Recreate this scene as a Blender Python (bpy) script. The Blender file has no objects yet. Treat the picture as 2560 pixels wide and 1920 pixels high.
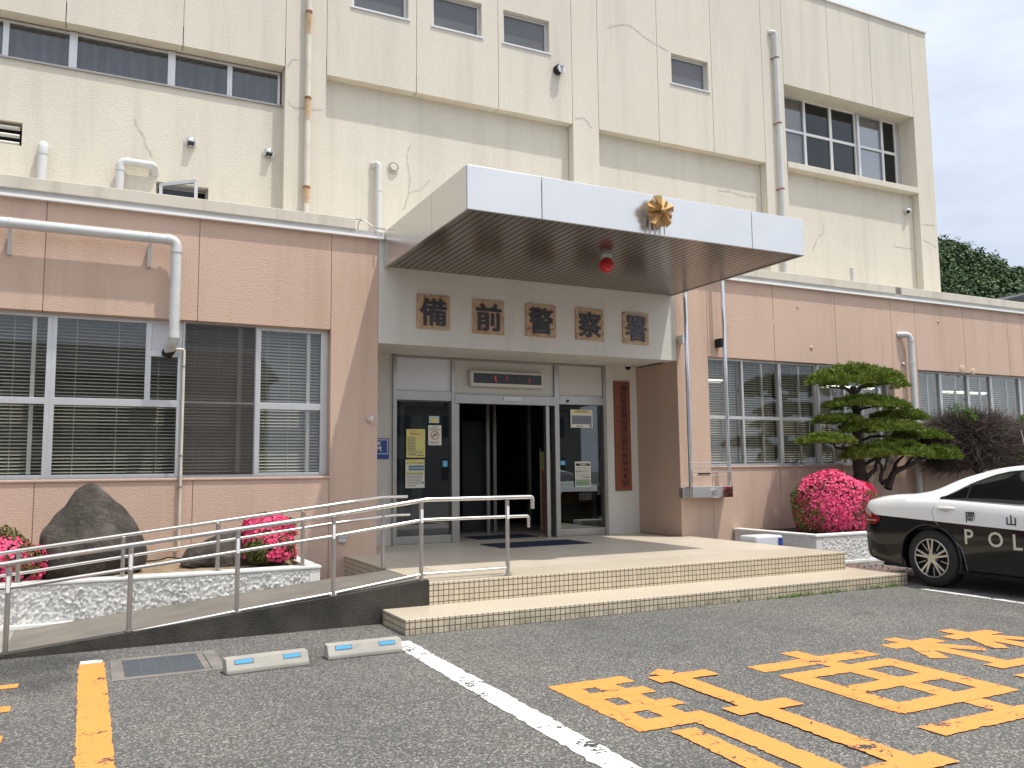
import bpy, bmesh, math, random
import numpy as np
from mathutils import Vector, Matrix

# ------------------------------------------------------------------ camera, sky, sun, exposure
S = bpy.context.scene
COL = S.collection
YAW, PIT, ROL, FPX, EYE = 0.46292, 0.10138, -0.010551, 2106.76, 1.44
cy_, sy_, cp_, sp_ = math.cos(YAW), math.sin(YAW), math.cos(PIT), math.sin(PIT)
FW = np.array([sy_*cp_, cy_*cp_, sp_]); _r = np.array([cy_, -sy_, 0.0]); _u = np.cross(_r, FW)
RT = math.cos(ROL)*_r + math.sin(ROL)*_u
UP = -math.sin(ROL)*_r + math.cos(ROL)*_u
CAMP = np.array([0, 0, EYE])
cd = bpy.data.cameras.new("camera"); cam = bpy.data.objects.new("camera", cd); COL.objects.link(cam)
cam.matrix_world = Matrix(((RT[0], UP[0], -FW[0], 0), (RT[1], UP[1], -FW[1], 0), (RT[2], UP[2], -FW[2], EYE), (0, 0, 0, 1)))
cd.sensor_width = 36; cd.lens = 36*FPX/2560; cd.clip_end = 3000; cd.clip_start = 0.05
S.camera = cam

SUN_DIR = Vector((0.24, -0.289, 1)).normalized()      # towards the sun, read from the canopy's shadow
SUN_EL = math.asin(SUN_DIR.z); SUN_AZ = math.atan2(SUN_DIR.x, SUN_DIR.y)
world = bpy.data.worlds.new("World"); S.world = world; world.use_nodes = True
wt = world.node_tree; wt.nodes.clear()
wo = wt.nodes.new("ShaderNodeOutputWorld"); bg = wt.nodes.new("ShaderNodeBackground")
sky = wt.nodes.new("ShaderNodeTexSky"); sky.sky_type = 'NISHITA'; sky.sun_disc = False
sky.sun_elevation = SUN_EL; sky.sun_rotation = SUN_AZ; sky.air_density = 1.0; sky.dust_density = 2.0
tc = wt.nodes.new("ShaderNodeTexCoord"); mp = wt.nodes.new("ShaderNodeMapping")
mp.inputs['Scale'].default_value = (1.6, 1.6, 4.5)
wn = wt.nodes.new("ShaderNodeTexNoise"); wn.inputs['Scale'].default_value = 2.2; wn.inputs['Detail'].default_value = 9; wn.inputs['Roughness'].default_value = 0.58
wr = wt.nodes.new("ShaderNodeValToRGB"); wr.color_ramp.elements[0].position = 0.36; wr.color_ramp.elements[1].position = 0.66
wr.color_ramp.elements[0].color = (0.68, 0.68, 0.68, 1); wr.color_ramp.elements[1].color = (1, 1, 1, 1)
wm = wt.nodes.new("ShaderNodeMixRGB"); wm.inputs[2].default_value = (10.2, 11.6, 14.2, 1)
bg.inputs['Strength'].default_value = 0.060
wl = wt.links.new
wl(tc.outputs['Generated'], mp.inputs[0]); wl(mp.outputs[0], wn.inputs[0]); wl(wn.outputs[0], wr.inputs[0])
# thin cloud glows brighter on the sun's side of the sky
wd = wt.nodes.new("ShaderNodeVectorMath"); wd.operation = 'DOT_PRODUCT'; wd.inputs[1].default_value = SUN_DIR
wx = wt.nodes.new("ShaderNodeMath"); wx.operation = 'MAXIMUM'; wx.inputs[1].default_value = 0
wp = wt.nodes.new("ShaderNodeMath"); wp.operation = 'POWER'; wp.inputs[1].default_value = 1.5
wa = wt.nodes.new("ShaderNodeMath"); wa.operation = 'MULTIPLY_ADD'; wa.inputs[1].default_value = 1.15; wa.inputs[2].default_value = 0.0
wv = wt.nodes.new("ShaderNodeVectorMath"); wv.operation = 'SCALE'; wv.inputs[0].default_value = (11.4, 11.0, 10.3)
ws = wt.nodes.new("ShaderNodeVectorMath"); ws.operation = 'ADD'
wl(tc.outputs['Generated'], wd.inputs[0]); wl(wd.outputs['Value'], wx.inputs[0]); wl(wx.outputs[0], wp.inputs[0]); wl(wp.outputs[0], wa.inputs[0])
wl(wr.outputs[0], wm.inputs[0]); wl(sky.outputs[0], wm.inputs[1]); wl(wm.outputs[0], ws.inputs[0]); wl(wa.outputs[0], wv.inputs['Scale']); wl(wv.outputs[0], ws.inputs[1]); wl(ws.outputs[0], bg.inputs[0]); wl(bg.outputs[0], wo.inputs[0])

sd = bpy.data.lights.new("sun", 'SUN'); sd.energy = 3.3; sd.angle = math.radians(0.9); sd.color = (1.0, 0.955, 0.88)
sun = bpy.data.objects.new("sun", sd); COL.objects.link(sun)
sun.location = (5, -5, 30); sun.rotation_euler = (-SUN_DIR).to_track_quat('-Z', 'Y').to_euler()
S.view_settings.view_transform = 'Standard'; S.view_settings.look = 'None'; S.view_settings.gamma = 1.0
S.view_settings.exposure = 0.20
S.render.engine = 'CYCLES'; S.cycles.max_bounces = 8; S.cycles.transparent_max_bounces = 16

R = random.Random(7); NR = np.random.default_rng(11)

# ------------------------------------------------------------------ measuring: photo pixel -> point on a known plane
def ray(x, y): return FW*FPX + RT*(x-1280) - UP*(y-960)
def PX(x, y, X): d = ray(x, y); return CAMP + d*(X/d[0])
def PY(x, y, Y): d = ray(x, y); return CAMP + d*(Y/d[1])
def PZ(x, y, Z): d = ray(x, y); return CAMP + d*((Z-EYE)/d[2])
def z1(x, y): return (x*.3888, y*.3888)
def z2(x, y): return (850+x*.3888, y*.3888)
def z3(x, y): return (1700+x*.3888, y*.3888)
def z4(x, y): return (x*.3888, 640+y*.3888)
def z5(x, y): return (850+x*.3888, 640+y*.3888)
def z6(x, y): return (1700+x*.3888, 640+y*.3888)
def z7(x, y): return (x*.3888, 1280+y*.3888)
def z8(x, y): return (850+x*.3888, 1280+y*.3888)
def z9(x, y): return (1700+x*.3888, 1280+y*.3888)

# ------------------------------------------------------------------ materials
MATS = {}
def nodes_of(name):
    m = bpy.data.materials.new(name); m.use_nodes = True
    nt = m.node_tree; b = nt.nodes['Principled BSDF']
    return m, nt, b
def N(nt, t, **kw):
    n = nt.nodes.new(t)
    for k, v in kw.items():
        if k.startswith('i_'):
            key = k[2:]; key = int(key) if key.isdigit() else key.replace('_', ' ')
            n.inputs[key].default_value = v
        else: setattr(n, k, v)
    return n
def pos(nt):
    return N(nt, "ShaderNodeNewGeometry").outputs['Position']
def ramp(nt, src, stops):
    r = N(nt, "ShaderNodeValToRGB"); e = r.color_ramp.elements
    while len(e) < len(stops): e.new(0.5)
    for q, (p, c) in zip(e, stops):
        q.position = p; q.color = (*c, 1) if len(c) == 3 else c
    nt.links.new(src, r.inputs[0]); return r.outputs[0]
def mapped(nt, sc=(1, 1, 1), src=None):
    m = N(nt, "ShaderNodeMapping"); m.inputs['Scale'].default_value = sc
    nt.links.new(src or pos(nt), m.inputs[0]); return m.outputs[0]
def noise(nt, vec, scale, detail=5, rough=.55):
    n = N(nt, "ShaderNodeTexNoise"); n.inputs['Scale'].default_value = scale; n.inputs['Detail'].default_value = detail
    n.inputs['Roughness'].default_value = rough; nt.links.new(vec, n.inputs[0]); return n.outputs[0]
def mix(nt, fac, a, b, mode='MIX'):
    m = N(nt, "ShaderNodeMixRGB", blend_type=mode)
    for i, v in ((0, fac), (1, a), (2, b)):
        if isinstance(v, (int, float)): m.inputs[i].default_value = v
        elif isinstance(v, tuple): m.inputs[i].default_value = (*v, 1) if len(v) == 3 else v
        else: nt.links.new(v, m.inputs[i])
    return m.outputs[0]
def bump(nt, b, h, strength=.4, dist=.01):
    n = N(nt, "ShaderNodeBump"); n.inputs['Strength'].default_value = strength; n.inputs['Distance'].default_value = dist
    nt.links.new(h, n.inputs['Height']); nt.links.new(n.outputs[0], b.inputs['Normal'])
def simple(name, col, rough=.5, metal=0, var=0, vscale=3, bmp=0, bscale=60, spec=None):
    if name in MATS: return MATS[name]
    m, nt, b = nodes_of(name)
    b.inputs['Base Color'].default_value = (*col, 1); b.inputs['Roughness'].default_value = rough; b.inputs['Metallic'].default_value = metal
    if spec is not None: b.inputs['Specular IOR Level'].default_value = spec
    p = pos(nt)
    if var:
        n = noise(nt, p, vscale, 6, .6)
        dark = tuple(c*(1-var) for c in col); lite = tuple(min(1, c*(1+var*.6)) for c in col)
        nt.links.new(ramp(nt, n, [(.3, dark), (.7, lite)]), b.inputs['Base Color'])
    if bmp: bump(nt, b, noise(nt, p, bscale, 4), bmp, .01)
    MATS[name] = m; return m
def stucco(name, col, scale=26, strength=.55, dirt=(.43, .40, .34), amt=.42):
    m, nt, b = nodes_of(name); b.inputs['Roughness'].default_value = .85; b.inputs['Specular IOR Level'].default_value = .25
    p = pos(nt)
    big = noise(nt, mapped(nt, (.5, .5, .22), p), 1.1, 7, .62)
    streak = noise(nt, mapped(nt, (2.2, 2.2, .16), p), 1.6, 6, .6)
    c = mix(nt, ramp(nt, big, [(.35, (0, 0, 0)), (.75, (1, 1, 1))]), col, tuple(x*.9 for x in col))
    sm = N(nt, "ShaderNodeMath", operation='MULTIPLY'); nt.links.new(ramp(nt, streak, [(.5, (0, 0, 0)), (.8, (1, 1, 1))]), sm.inputs[0]); sm.inputs[1].default_value = amt
    c = mix(nt, sm.outputs[0], c, dirt)
    fine = noise(nt, p, scale*3, 2)
    c = mix(nt, .06, c, fine, 'OVERLAY')
    nt.links.new(c, b.inputs['Base Color'])
    v = noise(nt, mapped(nt, (1, 1, 1.7), p), scale, 4, .6)
    h = ramp(nt, v, [(.36, (0, 0, 0)), (.68, (1, 1, 1))])
    bump(nt, b, h, strength, .008)
    MATS[name] = m; return m
CREAM = stucco('cream_stucco', (.70, .648, .548), 38, .36)
PINK = stucco('pink_stucco', (.62, .445, .348), 42, .36, (.38, .27, .19), .5)
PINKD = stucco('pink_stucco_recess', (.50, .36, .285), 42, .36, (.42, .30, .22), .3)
WHITEW = stucco('white_stucco', (.66, .64, .58), 40, .3, (.40, .38, .33), .35)
COPING = stucco('coping_concrete', (.66, .61, .51), 40, .2, (.22, .19, .15), .5)
PLANTW = simple('white_rough_cast', (.70, .69, .65), .85, 0, .12, 3)
CAPW = simple('white_painted_concrete', (.76, .75, .71), .7, 0, .15, 4, .2, 60)
ALU = simple('aluminium', (.62, .62, .62), .38, .55, .06, 5)
ALUD = simple('dark_aluminium', (.32, .31, .30), .4, .5)
STEEL = simple('brushed_steel', (.66, .64, .61), .26, .9, .06, 8)
DSTEEL = simple('satin_door_steel', (.40, .385, .36), .34, .8, .08, 6)
POST = simple('post_steel', (.52, .50, .48), .30, .9, .08, 8)
CHROME = simple('chrome', (.72, .72, .72), .08, 1)
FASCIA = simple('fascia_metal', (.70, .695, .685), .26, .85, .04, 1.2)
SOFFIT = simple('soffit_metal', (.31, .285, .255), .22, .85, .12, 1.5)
BLACK = simple('black_gap', (.012, .012, .012), .8)
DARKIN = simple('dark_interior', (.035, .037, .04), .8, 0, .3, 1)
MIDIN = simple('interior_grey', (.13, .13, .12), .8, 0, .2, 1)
PVC = simple('grey_pvc', (.60, .61, .60), .42, 0, .12, 3)
PVCC = simple('cream_pvc', (.66, .62, .52), .45, 0, .15, 4)
FLASH = simple('white_flashing', (.82, .81, .78), .4, .1)
FLASHG = simple('grey_flashing', (.40, .385, .37), .5, .1, .2, 2)
RUST = simple('rust', (.28, .11, .05), .9, 0, .4, 20, .3, 90)
BLIND = simple('blind_slat', (.66, .65, .59), .5)
BLINDW = simple('blind_slat_warm', (.64, .60, .52), .5)
PANELW = simple('white_panel', (.62, .63, .65), .45)
PANELC = simple('cream_panel', (.52, .50, .45), .5)
RUBBER = simple('rubber', (.018, .018, .018), .7, 0, .2, 6)
CARW = simple('white_car_paint', (.82, .82, .80), .12)
CARB = simple('black_car_paint', (.008, .008, .009), .08)
ALLOY = simple('alloy', (.55, .54, .52), .28, .88)
CREAMT = simple('cream_lettering', (.62, .58, .46), .5)
INK = simple('black_ink', (.012, .013, .016), .6)
WHITEI = simple('white_ink', (.8, .8, .8), .5)
BLUE = simple('blue_enamel', (.022, .055, .26), .35)
MATB = simple('blue_doormat', (.008, .012, .045), .95, 0, .2, 30, .6, 220)
BARK = simple('bark', (.045, .034, .027), .95, 0, .5, 14, .8, 40)
SOIL = simple('planter_soil', (.30, .22, .14), .95, 0, .4, 8, .8, 40)
SOILD = simple('dark_soil', (.06, .045, .035), .95, 0, .4, 8, .8, 40)
PAPER = simple('poster_paper', (.70, .68, .58), .6)
PAPERY = simple('poster_yellow', (.66, .60, .20), .6)
PRINT = simple('poster_print', (.16, .16, .14), .7)
PRINTR = simple('poster_red', (.45, .07, .05), .6)
PRINTB = simple('poster_blue', (.10, .20, .30), .6)
PRINTO = simple('poster_orange', (.75, .42, .06), .6)
LBLUE = simple('light_blue_film', (.08, .34, .52), .4)
YELB = simple('banner_yellow', (.34, .30, .05), .7)
REDB = simple('banner_red', (.26, .045, .04), .7)
GOLD = simple('gold_leaf', (.46, .28, .11), .55, .45, .15, 12)
WOODB = simple('varnished_wood_board', (.22, .068, .035), .45, 0, .2, 4, .15, 30)
CONC = simple('pale_concrete', (.37, .35, .305), .85, 0, .15, 5, .35, 120)
CONCD = simple('grey_concrete', (.20, .185, .165), .9, 0, .3, 6, .5, 90)
GRATE = simple('galvanised_grate', (.16, .185, .205), .5, .5, .15, 8)
REFL = simple('blue_reflector', (.03, .30, .60), .25)
ROOFT = simple('dark_roof', (.03, .03, .033), .6)

def glass(name, tint=(1, 1, 1), base=.07, gain=.45):
    m = bpy.data.materials.new(name); m.use_nodes = True; nt = m.node_tree; nt.nodes.clear()
    o = N(nt, "ShaderNodeOutputMaterial"); t = N(nt, "ShaderNodeBsdfTransparent"); g = N(nt, "ShaderNodeBsdfGlossy")
    t.inputs[0].default_value = (*tint, 1); g.inputs['Roughness'].default_value = .015; g.inputs['Color'].default_value = (.92, .96, 1, 1)
    lw = N(nt, "ShaderNodeLayerWeight"); lw.inputs[0].default_value = .22
    mm = N(nt, "ShaderNodeMath", operation='MULTIPLY_ADD'); nt.links.new(lw.outputs['Fresnel'], mm.inputs[0]); mm.inputs[1].default_value = gain; mm.inputs[2].default_value = base
    mx = N(nt, "ShaderNodeMixShader"); nt.links.new(mm.outputs[0], mx.inputs[0]); nt.links.new(t.outputs[0], mx.inputs[1]); nt.links.new(g.outputs[0], mx.inputs[2]); nt.links.new(mx.outputs[0], o.inputs[0])
    MATS[name] = m; return m
GLASS = glass('window_glass', (.90, .90, .87), .05, .10)
GLASSD = glass('tinted_glass', (.16, .17, .18), .05)
GLASSU = glass('upper_window_glass', (.80, .80, .80), .05)
GLASSN = glass('door_glass', (.46, .50, .47), .085, .8)
def screen_mat():
    m = bpy.data.materials.new('fly_screen'); m.use_nodes = True; nt = m.node_tree; nt.nodes.clear()
    o = N(nt, "ShaderNodeOutputMaterial"); t = N(nt, "ShaderNodeBsdfTransparent"); d = N(nt, "ShaderNodeBsdfDiffuse"); d.inputs[0].default_value = (.10, .09, .085, 1)
    mx = N(nt, "ShaderNodeMixShader"); mx.inputs[0].default_value = .33
    nt.links.new(t.outputs[0], mx.inputs[1]); nt.links.new(d.outputs[0], mx.inputs[2]); nt.links.new(mx.outputs[0], o.inputs[0]); return m
SCREEN = screen_mat()
def emis(name, col, st):
    m, nt, b = nodes_of(name); b.inputs['Base Color'].default_value = (*col, 1); b.inputs['Emission Color'].default_value = (*col, 1); b.inputs['Emission Strength'].default_value = st
    return m
TUBE = emis('lit_tube', (1, .97, .86), 3.0)
LEDR = emis('red_led', (.7, .04, .07), .25)
def asphalt():
    m, nt, b = nodes_of('asphalt'); b.inputs['Roughness'].default_value = .88
    p = pos(nt)
    v = N(nt, "ShaderNodeTexVoronoi"); v.inputs['Scale'].default_value = 105; nt.links.new(p, v.inputs[0])
    sp = N(nt, "ShaderNodeSeparateColor"); nt.links.new(v.outputs['Color'], sp.inputs[0])
    agg = ramp(nt, sp.outputs[0], [(.0, (.022, .022, .022)), (.45, (.075, .074, .072)), (.78, (.155, .152, .146)), (.97, (.44, .42, .39))])
    n1 = noise(nt, p, 62, 5, .7); c = mix(nt, .45, agg, ramp(nt, n1, [(.3, (.045, .045, .044)), (.7, (.185, .181, .173))]))
    n2 = noise(nt, p, .55, 6, .6); c = mix(nt, ramp(nt, n2, [(.35, (0, 0, 0)), (.7, (.6, .6, .6))]), c, mix(nt, 1.0, c, (1.55, 1.5, 1.42), 'MULTIPLY'))
    n3 = noise(nt, mapped(nt, (1, 1, 1), p), 1.7, 5, .65); c = mix(nt, ramp(nt, n3, [(.56, (0, 0, 0)), (.75, (.5, .5, .5))]), c, mix(nt, 1.0, c, (.5, .5, .5), 'MULTIPLY'))
    oil = noise(nt, mapped(nt, (1, .55, 1), p), .85, 4, .5); c = mix(nt, ramp(nt, oil, [(.60, (0, 0, 0)), (.70, (.55, .55, .55))]), c, mix(nt, 1.0, c, (.55, .54, .53), 'MULTIPLY'))
    rustn = noise(nt, mapped(nt, (1, 1, 1), p), 1.15, 5, .6); c = mix(nt, ramp(nt, rustn, [(.66, (0, 0, 0)), (.78, (.30, .30, .30))]), c, (.21, .125, .07))
    c = mix(nt, 1.0, c, (1.0, .99, .96), 'MULTIPLY')
    dv = N(nt, "ShaderNodeVectorMath", operation='DISTANCE'); nt.links.new(mapped(nt, (.42, .62, 0), p), dv.inputs[0]); dv.inputs[1].default_value = (-.25, 4.55, 0)      # damp stain round the drain
    da = N(nt, "ShaderNodeMath", operation='MULTIPLY_ADD'); nt.links.new(noise(nt, p, 1.3, 6, .65), da.inputs[0]); da.inputs[1].default_value = 1.1; nt.links.new(dv.outputs['Value'], da.inputs[2])
    c = mix(nt, ramp(nt, da.outputs[0], [(.75, (.78, .78, .78)), (1.0, (0, 0, 0))]), c, mix(nt, 1.0, c, (.34, .34, .33), 'MULTIPLY'))
    nt.links.new(c, b.inputs['Base Color'])
    d = v.outputs['Distance']; bump(nt, b, mix(nt, .5, d, n1), .9, .012)
    return m
ASPH = asphalt()
def paint(name, col, wear=.5):
    m, nt, b = nodes_of(name); b.inputs['Roughness'].default_value = .7
    p = pos(nt)
    n = noise(nt, p, 3.2, 8, .68); f = noise(nt, p, 42, 5, .65)
    v = N(nt, "ShaderNodeTexVoronoi", feature='DISTANCE_TO_EDGE'); v.inputs['Scale'].default_value = 4.5
    wv = mix(nt, .10, p, N(nt, "ShaderNodeTexNoise").outputs['Color'], 'ADD'); 
    nn = N(nt, "ShaderNodeTexNoise"); nn.inputs['Scale'].default_value = 9; nt.links.new(p, nn.inputs[0])
    wv = mix(nt, .12, p, nn.outputs['Color'], 'ADD'); nt.links.new(wv, v.inputs[0])
    crack = ramp(nt, v.outputs['Distance'], [(.0, (1, 1, 1)), (.014, (0, 0, 0))])
    cm = N(nt, "ShaderNodeMath", operation='MULTIPLY'); nt.links.new(crack, cm.inputs[0]); nt.links.new(ramp(nt, noise(nt, p, 2.1, 3), [(.48, (0, 0, 0)), (.6, (1, 1, 1))]), cm.inputs[1])
    ad = N(nt, "ShaderNodeMath", operation='MULTIPLY_ADD'); nt.links.new(f, ad.inputs[0]); ad.inputs[1].default_value = .55; nt.links.new(n, ad.inputs[2])
    hole = ramp(nt, ad.outputs[0], [(.98-.16*wear, (0, 0, 0)), (1.01-.16*wear, (1, 1, 1))])
    mm = N(nt, "ShaderNodeMath", operation='MAXIMUM'); nt.links.new(cm.outputs[0], mm.inputs[0]); nt.links.new(hole, mm.inputs[1])
    cc = mix(nt, ramp(nt, n, [(.3, (0, 0, 0)), (.7, (1, 1, 1))]), tuple(x*.9 for x in col), col)
    nt.links.new(mix(nt, mm.outputs[0], cc, (.05, .048, .045)), b.inputs['Base Color'])
    bump(nt, b, f, .35, .006)
    return m
WPAINT = paint('white_road_paint', (.80, .79, .76), .75)
OPAINT = paint('orange_road_paint', (.82, .30, .065), .54)
def tiles(name):
    m, nt, b = nodes_of(name); b.inputs['Roughness'].default_value = .38
    p = pos(nt); g = N(nt, "ShaderNodeNewGeometry"); sx = N(nt, "ShaderNodeSeparateXYZ"); nt.links.new(p, sx.inputs[0])
    sn = N(nt, "ShaderNodeSeparateXYZ"); nt.links.new(g.outputs['True Normal'], sn.inputs[0])
    ad = N(nt, "ShaderNodeMath", operation='ADD'); nt.links.new(sx.outputs[0], ad.inputs[0]); nt.links.new(sx.outputs[1], ad.inputs[1])
    cb = N(nt, "ShaderNodeCombineXYZ"); nt.links.new(ad.outputs[0], cb.inputs[0]); nt.links.new(sx.outputs[2], cb.inputs[1])
    def brick(vec, w, h, mort, off):
        k = N(nt, "ShaderNodeTexBrick", offset=0.0, squash=1.0); k.inputs['Scale'].default_value = 1; k.inputs['Mortar Size'].default_value = mort
        k.inputs['Brick Width'].default_value = w; k.inputs['Row Height'].default_value = h; k.inputs['Mortar Smooth'].default_value = .1
        k.inputs['Color1'].default_value = (.60, .52, .39, 1); k.inputs['Color2'].default_value = (.52, .45, .34, 1); k.inputs['Mortar'].default_value = (.085, .06, .032, 1); k.inputs['Bias'].default_value = -.2
        nt.links.new(vec, k.inputs[0]); return k
    k1 = brick(cb.outputs[0], .0545, .0545, .0042, 0)
    k2 = brick(p, .0545, .109, .0030, 0)
    k2.inputs['Color1'].default_value = (.60, .53, .42, 1); k2.inputs['Color2'].default_value = (.57, .50, .395, 1); k2.inputs['Mortar'].default_value = (.30, .23, .15, 1)
    # worn mortar on the top: clean in the middle of the landing
    d = noise(nt, p, 5, 6, .65); dirt = ramp(nt, d, [(.42, (0, 0, 0)), (.66, (.85, .85, .85))])
    low = N(nt, "ShaderNodeMapRange"); low.inputs[1].default_value = .10; low.inputs[2].default_value = .0; low.inputs[3].default_value = .15; low.inputs[4].default_value = 1; nt.links.new(sx.outputs[2], low.inputs[0])
    dm = N(nt, "ShaderNodeMath", operation='MULTIPLY'); nt.links.new(dirt, dm.inputs[0]); nt.links.new(low.outputs[0], dm.inputs[1])
    side = mix(nt, dm.outputs[0], k1.outputs['Color'], (.075, .065, .045))
    st = ramp(nt, noise(nt, p, 1.4, 5), [(.45, (0, 0, 0)), (.8, (.5, .5, .5))])
    top = mix(nt, st, k2.outputs['Color'], (.46, .39, .29))
    up = N(nt, "ShaderNodeMath", operation='GREATER_THAN'); nt.links.new(sn.outputs[2], up.inputs[0]); up.inputs[1].default_value = .5
    nt.links.new(mix(nt, up.outputs[0], side, top), b.inputs['Base Color'])
    bump(nt, b, mix(nt, up.outputs[0], k1.outputs['Fac'], k2.outputs['Fac']), -.4, .004)
    return m
TILE = tiles('cream_mosaic_tile')
LANDING = simple('landing_floor', (.57, .50, .405), .42, 0, .12, 1.2, .08, 60)
def leafmat(name, cols, rough=.6, ns=6):
    m, nt, b = nodes_of(name); b.inputs['Roughness'].default_value = rough; b.inputs['Specular IOR Level'].default_value = .25
    g = N(nt, "ShaderNodeNewGeometry"); n = noise(nt, g.outputs['Position'], ns, 3)
    mm = N(nt, "ShaderNodeMath", operation='MULTIPLY_ADD'); nt.links.new(g.outputs['Random Per Island'], mm.inputs[0]); mm.inputs[1].default_value = .6
    m2 = N(nt, "ShaderNodeMath", operation='MULTIPLY'); nt.links.new(n, m2.inputs[0]); m2.inputs[1].default_value = .45; nt.links.new(m2.outputs[0], mm.inputs[2])
    nt.links.new(ramp(nt, mm.outputs[0], [(i/(len(cols)-1)*.9+.05, c) for i, c in enumerate(cols)]), b.inputs['Base Color'])
    return m
PINEL = leafmat('pine_needles', [(.05, .08, .012), (.11, .165, .02), (.18, .245, .035), (.26, .31, .06)])
AZL = leafmat('azalea_leaves', [(.04, .055, .015), (.075, .095, .02), (.13, .12, .03), (.20, .10, .05)])
AZF = leafmat('azalea_petals', [(.60, .02, .09), (.78, .05, .17), (.85, .12, .26), (.88, .22, .34)], .5)
GREENL = leafmat('shrub_leaves', [(.04, .09, .015), (.08, .16, .02), (.12, .20, .03)])
HILLL = leafmat('hill_leaves', [(.014, .036, .018), (.032, .07, .028), (.062, .105, .030), (.11, .16, .045)], .6, .16)
TWIG = leafmat('dry_twigs', [(.05, .035, .03), (.10, .075, .065), (.17, .135, .12)], .9)
def rockmat():
    m, nt, b = nodes_of('lichened_rock'); b.inputs['Roughness'].default_value = .9
    p = pos(nt); n = noise(nt, p, 3.0, 9, .68); f = noise(nt, p, 22, 7, .7)
    c = ramp(nt, n, [(.34, (.028, .023, .019)), (.52, (.075, .061, .051)), (.70, (.17, .148, .125))])
    c = mix(nt, ramp(nt, f, [(.58, (0, 0, 0)), (.72, (.8, .8, .8))]), c, (.19, .175, .15))
    c = mix(nt, ramp(nt, noise(nt, p, 2.2, 4), [(.58, (0, 0, 0)), (.75, (.55, .55, .55))]), c, (.09, .095, .055))
    nt.links.new(c, b.inputs['Base Color']); bump(nt, b, mix(nt, .5, n, f), 1.0, .09); return m
ROCK = rockmat()
def bizentile():
    m, nt, b = nodes_of('fired_clay_tile'); b.inputs['Roughness'].default_value = .6
    p = pos(nt); n = noise(nt, p, 4, 5)
    c = ramp(nt, n, [(.3, (.42, .25, .15)), (.55, (.50, .35, .22)), (.75, (.42, .34, .23))])
    v = N(nt, "ShaderNodeTexVoronoi", feature='DISTANCE_TO_EDGE'); v.inputs['Scale'].default_value = 6.5; nt.links.new(p, v.inputs[0])
    nt.links.new(mix(nt, ramp(nt, v.outputs['Distance'], [(.0, (.85, .85, .85)), (.03, (0, 0, 0))]), c, (.13, .035, .02)), b.inputs['Base Color'])
    return m
CLAY = bizentile()
GLAZE = simple('dark_glaze', (.035, .036, .045), .35, 0, .3, 12)

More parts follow.
